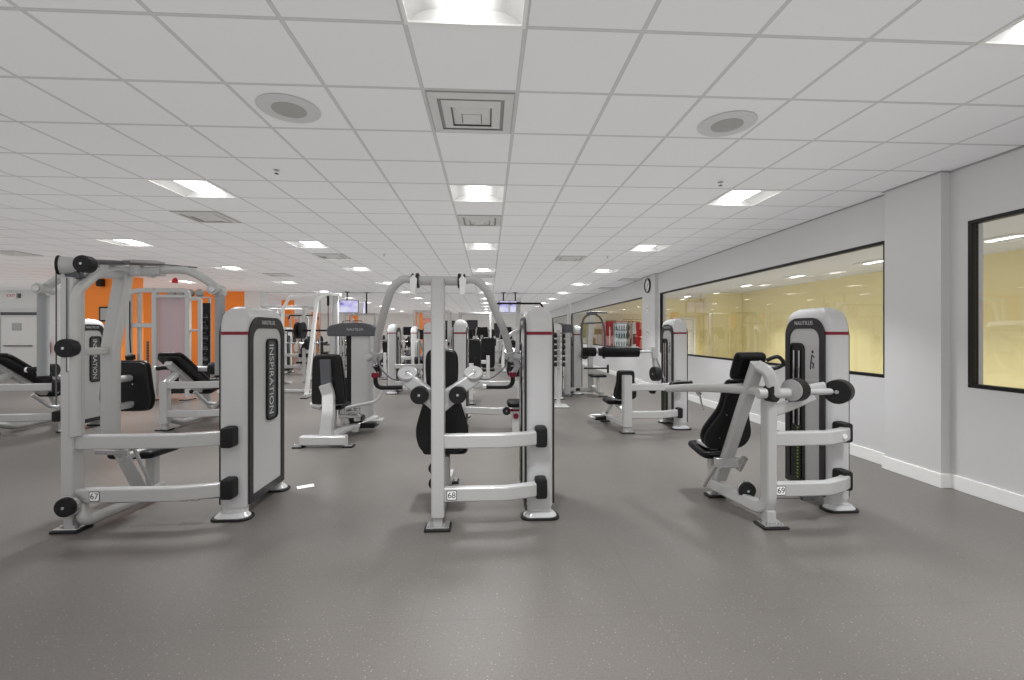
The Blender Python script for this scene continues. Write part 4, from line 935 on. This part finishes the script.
# cardio machines far down the hall
def elliptical(lab, x, y, rz):
    r = thing('elliptical_trainer', lab, 'cardio machine', (x, y, 0), rz, 'cardio machines at the far end')
    part(r, 'base_frame', SILVER, lambda m: (m.beam([(0, -.8, .06), (0, .8, .06)], .12, .08), m.beam([(-.3, -.75, .04), (.3, -.75, .04)], .08, .07), m.beam([(-.3, .75, .04), (.3, .75, .04)], .08, .07)))
    part(r, 'flywheel_shroud', DGREY, lambda m: m.cyl((-.14, .55, .45), (.14, .55, .45), .36, 24, .04))
    part(r, 'console_mast', SILVER, lambda m: m.beam([(0, .45, .5), (0, .25, 1.45)], .1, .1, .02, up=(0, 1, 0)))
    part(r, 'console', BLACKM, lambda m: (m.box((0, .18, 1.58), (.5, .08, .36), .03)))
    for s in (-1, 1):
        part(r, 'handle_pole', FACE_L, lambda m: m.tube(catmull([(s*.26, .35, .5), (s*.28, .2, 1.0), (s*.28, .0, 1.4), (s*.24, -.1, 1.72)], 5), .025, 10))
        part(r, 'pedal', RUBBER, lambda m: (m.box((s*.16, -.3+s*.15, .3+s*.08), (.16, .42, .05), .015), m.beam([(s*.16, -.5, .3+s*.05), (s*.16, .5, .4)], .05, .06)))
def treadmill(lab, x, y, rz):
    r = thing('treadmill', lab, 'cardio machine', (x, y, 0), rz, 'cardio machines at the far end')
    part(r, 'running_deck', BLACKM, lambda m: (m.box((0, 0, .16), (.8, 1.9, .12), .03), m.box((0, .7, .06), (.7, .2, .12), .01), m.box((0, -.7, .06), (.7, .2, .12), .01))); part(r, 'motor_cover', DGREY, lambda m: m.box((0, .85, .25), (.78, .4, .22), .06))
    for s in (-1, 1): part(r, 'side_upright', SILVER, lambda m: (m.beam([(s*.4, .7, .15), (s*.4, .5, 1.25)], .07, .12, .02, up=(0, 1, 0)), m.tube([(s*.4, .5, 1.1), (s*.4, -.05, 1.0)], .03, 10)))
    part(r, 'console', BLACKM, lambda m: m.box((0, .5, 1.42), (.8, .12, .5), .04))
PLC = ['nearest of the cardio row', 'second of the cardio row', 'third of the cardio row', 'fourth of the cardio row', 'fifth of the cardio row']
k = 0
for row, yy in enumerate((19.5, 23.0, 27.5)):
    for q in range(6):
        x = -3.4+q*1.05+row*.15
        lab = 'distant cardio machine, %s place from the left in the %s cardio row' % (ORD[q], ('near', 'middle', 'far')[row])
        (elliptical if row != 1 else treadmill)(lab, x, yy, PI if row == 1 else .1)
for k, (x, y, kd) in enumerate(((-4.0, 22.5, 'press'), (-7.0, 24.0, 'pull'), (2.2, 21.0, 'pull'), (3.0, 25.0, 'press'), (-6.6, 16.8, 'pull'), (-4.6, 17.4, 'chair'), (3.2, 17.2, 'chair'))):
    simple_machine(('very distant press machine beyond the racks, left of the aisle', 'very distant pulldown machine before the mural wall', 'very distant pulldown machine near the far glass wall', 'very distant press machine near the end of the glass wall',
                    'distant pulldown machine beyond the panel tower, right of the orange wall', 'distant seated machine behind the hip machine tower', 'distant seated machine by the far glass wall, fourth row')[k], x, y, kd, 1 if k % 2 else -1)
def dumb_shelf(lab, x, y):
    r = thing('dumbbell_stand', lab, 'rack', (x, y, 0))
    for s in (-1, 1): part(r, 'stand_end', BLACKM, lambda m: m.beam([(s*.95, .2, .02), (s*.95, 0, 1.3)], .06, .3, .01, up=(0, 1, 0)))
    for z in (.4, .75, 1.1): part(r, 'tray', BLACKM, lambda m: m.box((0, .1-z*.08, z), (1.9, .28, .04), .008))
    for z in (.4, .75, 1.1):
        for q in range(7): 
            d = dup(dproto, (x-.78+q*.26, y+.1-z*.08, z+.068), PI/2, 'black dumbbell on the long black stand beyond the smith machine'); d['group'] = 'dumbbells on the long stand'
dumb_shelf('long black dumbbell stand beyond the smith machine', -4.6, 15.2)

# ------------------------------------------------------------------ things on walls and ceiling
scr = bpy.data.materials.new('screen_picture'); scr.use_nodes = True
nt = scr.node_tree; b_ = nt.nodes['Principled BSDF']; tc = nt.nodes.new('ShaderNodeTexCoord'); nz = nt.nodes.new('ShaderNodeTexNoise'); cr = nt.nodes.new('ShaderNodeValToRGB')
nz.inputs['Scale'].default_value = 3.2; nz.inputs['Detail'].default_value = 1; nt.links.new(tc.outputs['Object'], nz.inputs['Vector']); nt.links.new(nz.outputs['Fac'], cr.inputs['Fac'])
e = cr.color_ramp.elements; e[0].position = .33; e[0].color = (*hexc('5C58A8'), 1); e[1].position = .40; e[1].color = (*hexc('B9B4EE'), 1); n_ = e.new(.62); n_.color = (*hexc('E4E4FA'), 1)
nt.links.new(cr.outputs[0], b_.inputs['Emission Color']); b_.inputs['Emission Strength'].default_value = .85; b_.inputs['Base Color'].default_value = (.02, .02, .02, 1); b_.inputs['Roughness'].default_value = .2
def tv(lab, x, y, z, w_, h_, rz, pole=True):
    r = thing('television', lab, 'television', (x, y, z), rz)
    part(r, 'housing', BLACKM, lambda m: m.box((0, .04, 0), (w_, .07, h_), .012)); part(r, 'screen', scr, lambda m: m.box((0, .003, 0), (w_-.03, .012, h_-.03), .002))
    part(r, 'ceiling_pole', BLACKM, lambda m: (m.cyl((0, .09, h_*.2), (0, .09, CZ-z), .025, 10), m.box((0, .08, .05), (.2, .03, .2), .01), m.box((0, .09, CZ-z-.01), (.16, .16, .02), .005)))
tv('wide television with lavender screen hung from the ceiling, left of the aisle', -5.31, 17.2, 2.49, .85, .48, .08); tv('television turned edge-on beside the wide lavender one', -4.74, 17.5, 2.46, .7, .46, -1.2)
tv('left of the paired upright screens hung over the aisle', .615, 17.2, 2.50, .40, .46, .25); tv('right of the paired upright screens hung over the aisle', 1.03, 17.2, 2.50, .40, .46, -.25)
r = thing('exit_sign', 'white exit sign with red letters high on the far left wall', 'sign', (-17.5, 17.48, 2.86))
part(r, 'sign_box', WHITEP, lambda m: m.box((0, 0, 0), (.34, .05, .24), .008)); text('EXIT', .15, (1, 0, 0), (0, 0, 1), (0, -.027, 0), REDB, r); part(r, 'emergency_lamp', DGREY, lambda m: m.box((.26, 0, 0), (.08, .06, .16), .012))
r = thing('fire_extinguisher', 'red fire extinguisher hanging on the far left wall', 'fire extinguisher', (-16.2, 17.4, .75))
part(r, 'cylinder', REDB, lambda m: m.lathe((0, 0, 0), [(.01, 0), (.08, .0), (.085, .03), (.085, .36), (.05, .43), (.025, .45), (.01, .46)], 18)); part(r, 'valve_handle', BLACKM, lambda m: (m.cyl((0, 0, .45), (0, 0, .5), .025, 10), m.beam([(0, 0, .5), (0, -.12, .54)], .03, .02))); part(r, 'wall_hook', DGREY, lambda m: m.box((0, .05, .3), (.06, .09, .05), .006))
r = thing('wall_clock', 'round black-rimmed wall clock high on the far right pillar', 'clock', (PX-.002, 12.02, 2.78), 0)
m = M(); m.lathe((0, 0, 0), [(.175, 0), (.2, 0), (.2, -.035), (.19, -.045), (.175, -.04)], 32, 'x', True); m.build('clock_rim', BLACKM, r)
part(r, 'clock_face', WHITEP, lambda m: m.cyl((0, 0, 0), (-.02, 0, 0), .18, 32, .002))
part(r, 'clock_hands', INK, lambda m: (m.beam([(-.025, 0, 0), (-.025, -.07, .06)], .014, .006, .002), m.beam([(-.028, 0, 0), (-.028, .03, -.13)], .01, .006, .002), m.cyl((-.02, 0, 0), (-.03, 0, 0), .012, 10)))
part(r, 'hour_marks', INK, lambda m: [m.box((-.021, .15*math.sin(PI/6*k), .15*math.cos(PI/6*k)), (.004, .014, .022), .001) for k in range(12)])
for nm, lab, cat_, z in (('thermostat', 'small white thermostat below the wall clock on the right pillar', 'thermostat', 2.16), ('light_switch', 'small white switch plate low on the clock pillar', 'light switch', 1.52)):
    r = thing(nm, lab, cat_, (PX, 12.02, z)); part(r, 'cover_plate', WHITEP, lambda m: m.box((-.012, 0, 0), (.024, .1, .14), .006)); part(r, 'switch_button', DGREY, lambda m: m.box((-.027, 0, 0), (.008, .03, .05), .003))
r = thing('framed_poster', 'small dark framed notice on the nearer orange pier', 'poster', (-10.33, 12.70, 2.0)); part(r, 'poster_frame', FRAMEB, lambda m: m.box((0, 0, 0), (.3, .03, .4), .006)); part(r, 'poster_sheet', GREYP, lambda m: m.box((0, -.016, 0), (.22, .006, .32), .002))
r = thing('wall_speaker', 'small black speaker high on the nearer orange pier', 'speaker', (-10.4, 12.66, 2.84)); part(r, 'speaker_box', BLACKM, lambda m: m.box((0, -.02, 0), (.14, .14, .2), .02)); part(r, 'mount_arm', DGREY, lambda m: m.cyl((0, .02, .0), (0, .06, .12), .015, 8))
for k, (x, z, w_, h_) in enumerate(((-1.3, 1.9, .9, 1.3), (.9, 1.7, .8, 1.2), (-3.2, 1.9, 1.0, 1.2), (3.0, 1.8, .7, 1.0))):
    r = thing('wall_poster', ('large dark poster on the far back wall, left of the central post', 'large dark poster on the far back wall, under the paired screens', 'large dark poster on the far back wall, leftmost', 'smaller dark poster on the far back wall near the glass')[k], 'poster', (x, 36.96, z)); part(r, 'poster_frame', FRAMEB, lambda m: m.box((0, 0, 0), (w_, .05, h_), .01)); part(r, 'poster_sheet', DARKP, lambda m: m.box((0, -.028, 0), (w_-.1, .006, h_-.1), .002))
# drinks cooler seen through the far window
r = thing('drinks_cooler', 'red and white drinks cooler with glass door, behind the far window', 'drinks cooler', (5.9, 19.65, 0))
part(r, 'cabinet', REDB, lambda m: (m.box((-.62, 0, 1.0), (.30, .8, 2.0), .02), m.box((.66, 0, .98), (.26, .8, 1.96), .02), m.box((-.02, .36, 1.0), (.92, .06, 2.0), .01), m.box((-.02, 0, .25), (.92, .78, .5), .01), m.box((-.02, 0, 1.97), (.92, .78, .06), .01)))
part(r, 'white_panel', WHITEP, lambda m: (m.box((.46, -.41, 1.7), (.14, .03, .5), .01), m.box((.46, -.41, .75), (.14, .03, .5), .01), m.box((-.62, -.403, 1.0), (.05, .01, 1.5), .003)))
part(r, 'door_frame', FACE_L, lambda m: m.ring([(a, b) for a, b in []], [], 0, 0) if False else (m.box((-.44, -.4, 1.2), (.05, .05, 1.5), .01), m.box((.37, -.4, 1.2), (.05, .05, 1.5), .01), m.box((-.03, -.4, 1.93), (.8, .05, .06), .01), m.box((-.03, -.4, .5), (.8, .05, .06), .01)))
part(r, 'lit_back', emis('cooler_light', hexc('C4D4DA'), .75), lambda m: m.box((-.03, .31, 1.22), (.78, .02, 1.36), .004))
for z in (.54, .9, 1.26, 1.6): part(r, 'shelf', FACE_L, lambda m: m.box((-.03, -.03, z), (.78, .6, .02), .004))
part(r, 'glass_door', GLASS, lambda m: m.box((-.035, -.41, 1.21), (.76, .012, 1.38), .002), 1)
bq = None; BC = [mat('bottle_teal', '3E6C74', .25), mat('bottle_grey', '7C8C92', .25)]
for zi, z in enumerate((.555, .915, 1.275, 1.615)):
    for q in range(7):
        loc = (5.9-.36+q*.11, 19.45, z)
        if bq is None:
            bq = thing('drink_bottle', 'small drink bottle on a cooler shelf behind the glass door', 'bottle', loc, 0, 'bottles in the drinks cooler'); part(bq, 'bottle_body', BC[0], lambda m: m.lathe((0, 0, 0), [(.005, 0), (.034, 0), (.036, .01), (.036, .15), (.015, .2), (.013, .22)], 12)); part(bq, 'bottle_cap', WHITEP, lambda m: m.cyl((0, 0, .218), (0, 0, .24), .016, 10, .002))
        else: dup(bq, loc)
# slip of paper on the floor
r = thing('paper_slip', 'small white slip of paper lying on the floor right of the tall panel tower', 'paper', (-1.765, 4.45, .0)); r.rotation_euler.z = .5
part(r, 'paper_sheet', PAPER, lambda m: m.loft([[(-.075, -.04, .002), (.075, -.04, .002), (.075, .04, .004), (-.075, .04, .003)], [(-.075, -.04, .004), (.075, -.04, .004), (.075, .04, .006), (-.075, .04, .005)]]))


# ------------------------------------------------------------------ light, world, camera
w = bpy.data.worlds.new('world'); SC.world = w; w.use_nodes = True
w.node_tree.nodes['Background'].inputs['Color'].default_value = (1, 1, 1, 1)
w.node_tree.nodes['Background'].inputs['Strength'].default_value = .5
SC.cycles.use_fast_gi = True
SC.cycles.fast_gi_method = 'ADD'  # ambient fill added over all surfaces, with no lamp behind it
w.light_settings.ao_factor = .36
w.light_settings.distance = 2.5
SC.cycles.use_denoising = True
SC.cycles.max_bounces = 7; SC.cycles.diffuse_bounces = 4; SC.cycles.glossy_bounces = 4; SC.cycles.transparent_max_bounces = 12
SC.cycles.caustics_reflective = False; SC.cycles.caustics_refractive = False
SC.cycles.sample_clamp_indirect = 6
cd = bpy.data.cameras.new('camera'); cam = bpy.data.objects.new('camera', cd); COL.objects.link(cam)
cam.location = (0, 0, 1.49); cam.rotation_euler = (PI/2, 0, -math.atan(24/449))
cd.sensor_fit = 'HORIZONTAL'; cd.sensor_width = 36; cd.lens = 36*449/1024
cd.shift_y = -7/1024; cd.clip_start = .05; cd.clip_end = 200
SC.camera = cam
SC.view_settings.view_transform = 'Standard'; SC.view_settings.look = 'None'
SC.view_settings.exposure = 0; SC.view_settings.gamma = 1; SC.view_settings.use_curve_mapping = False
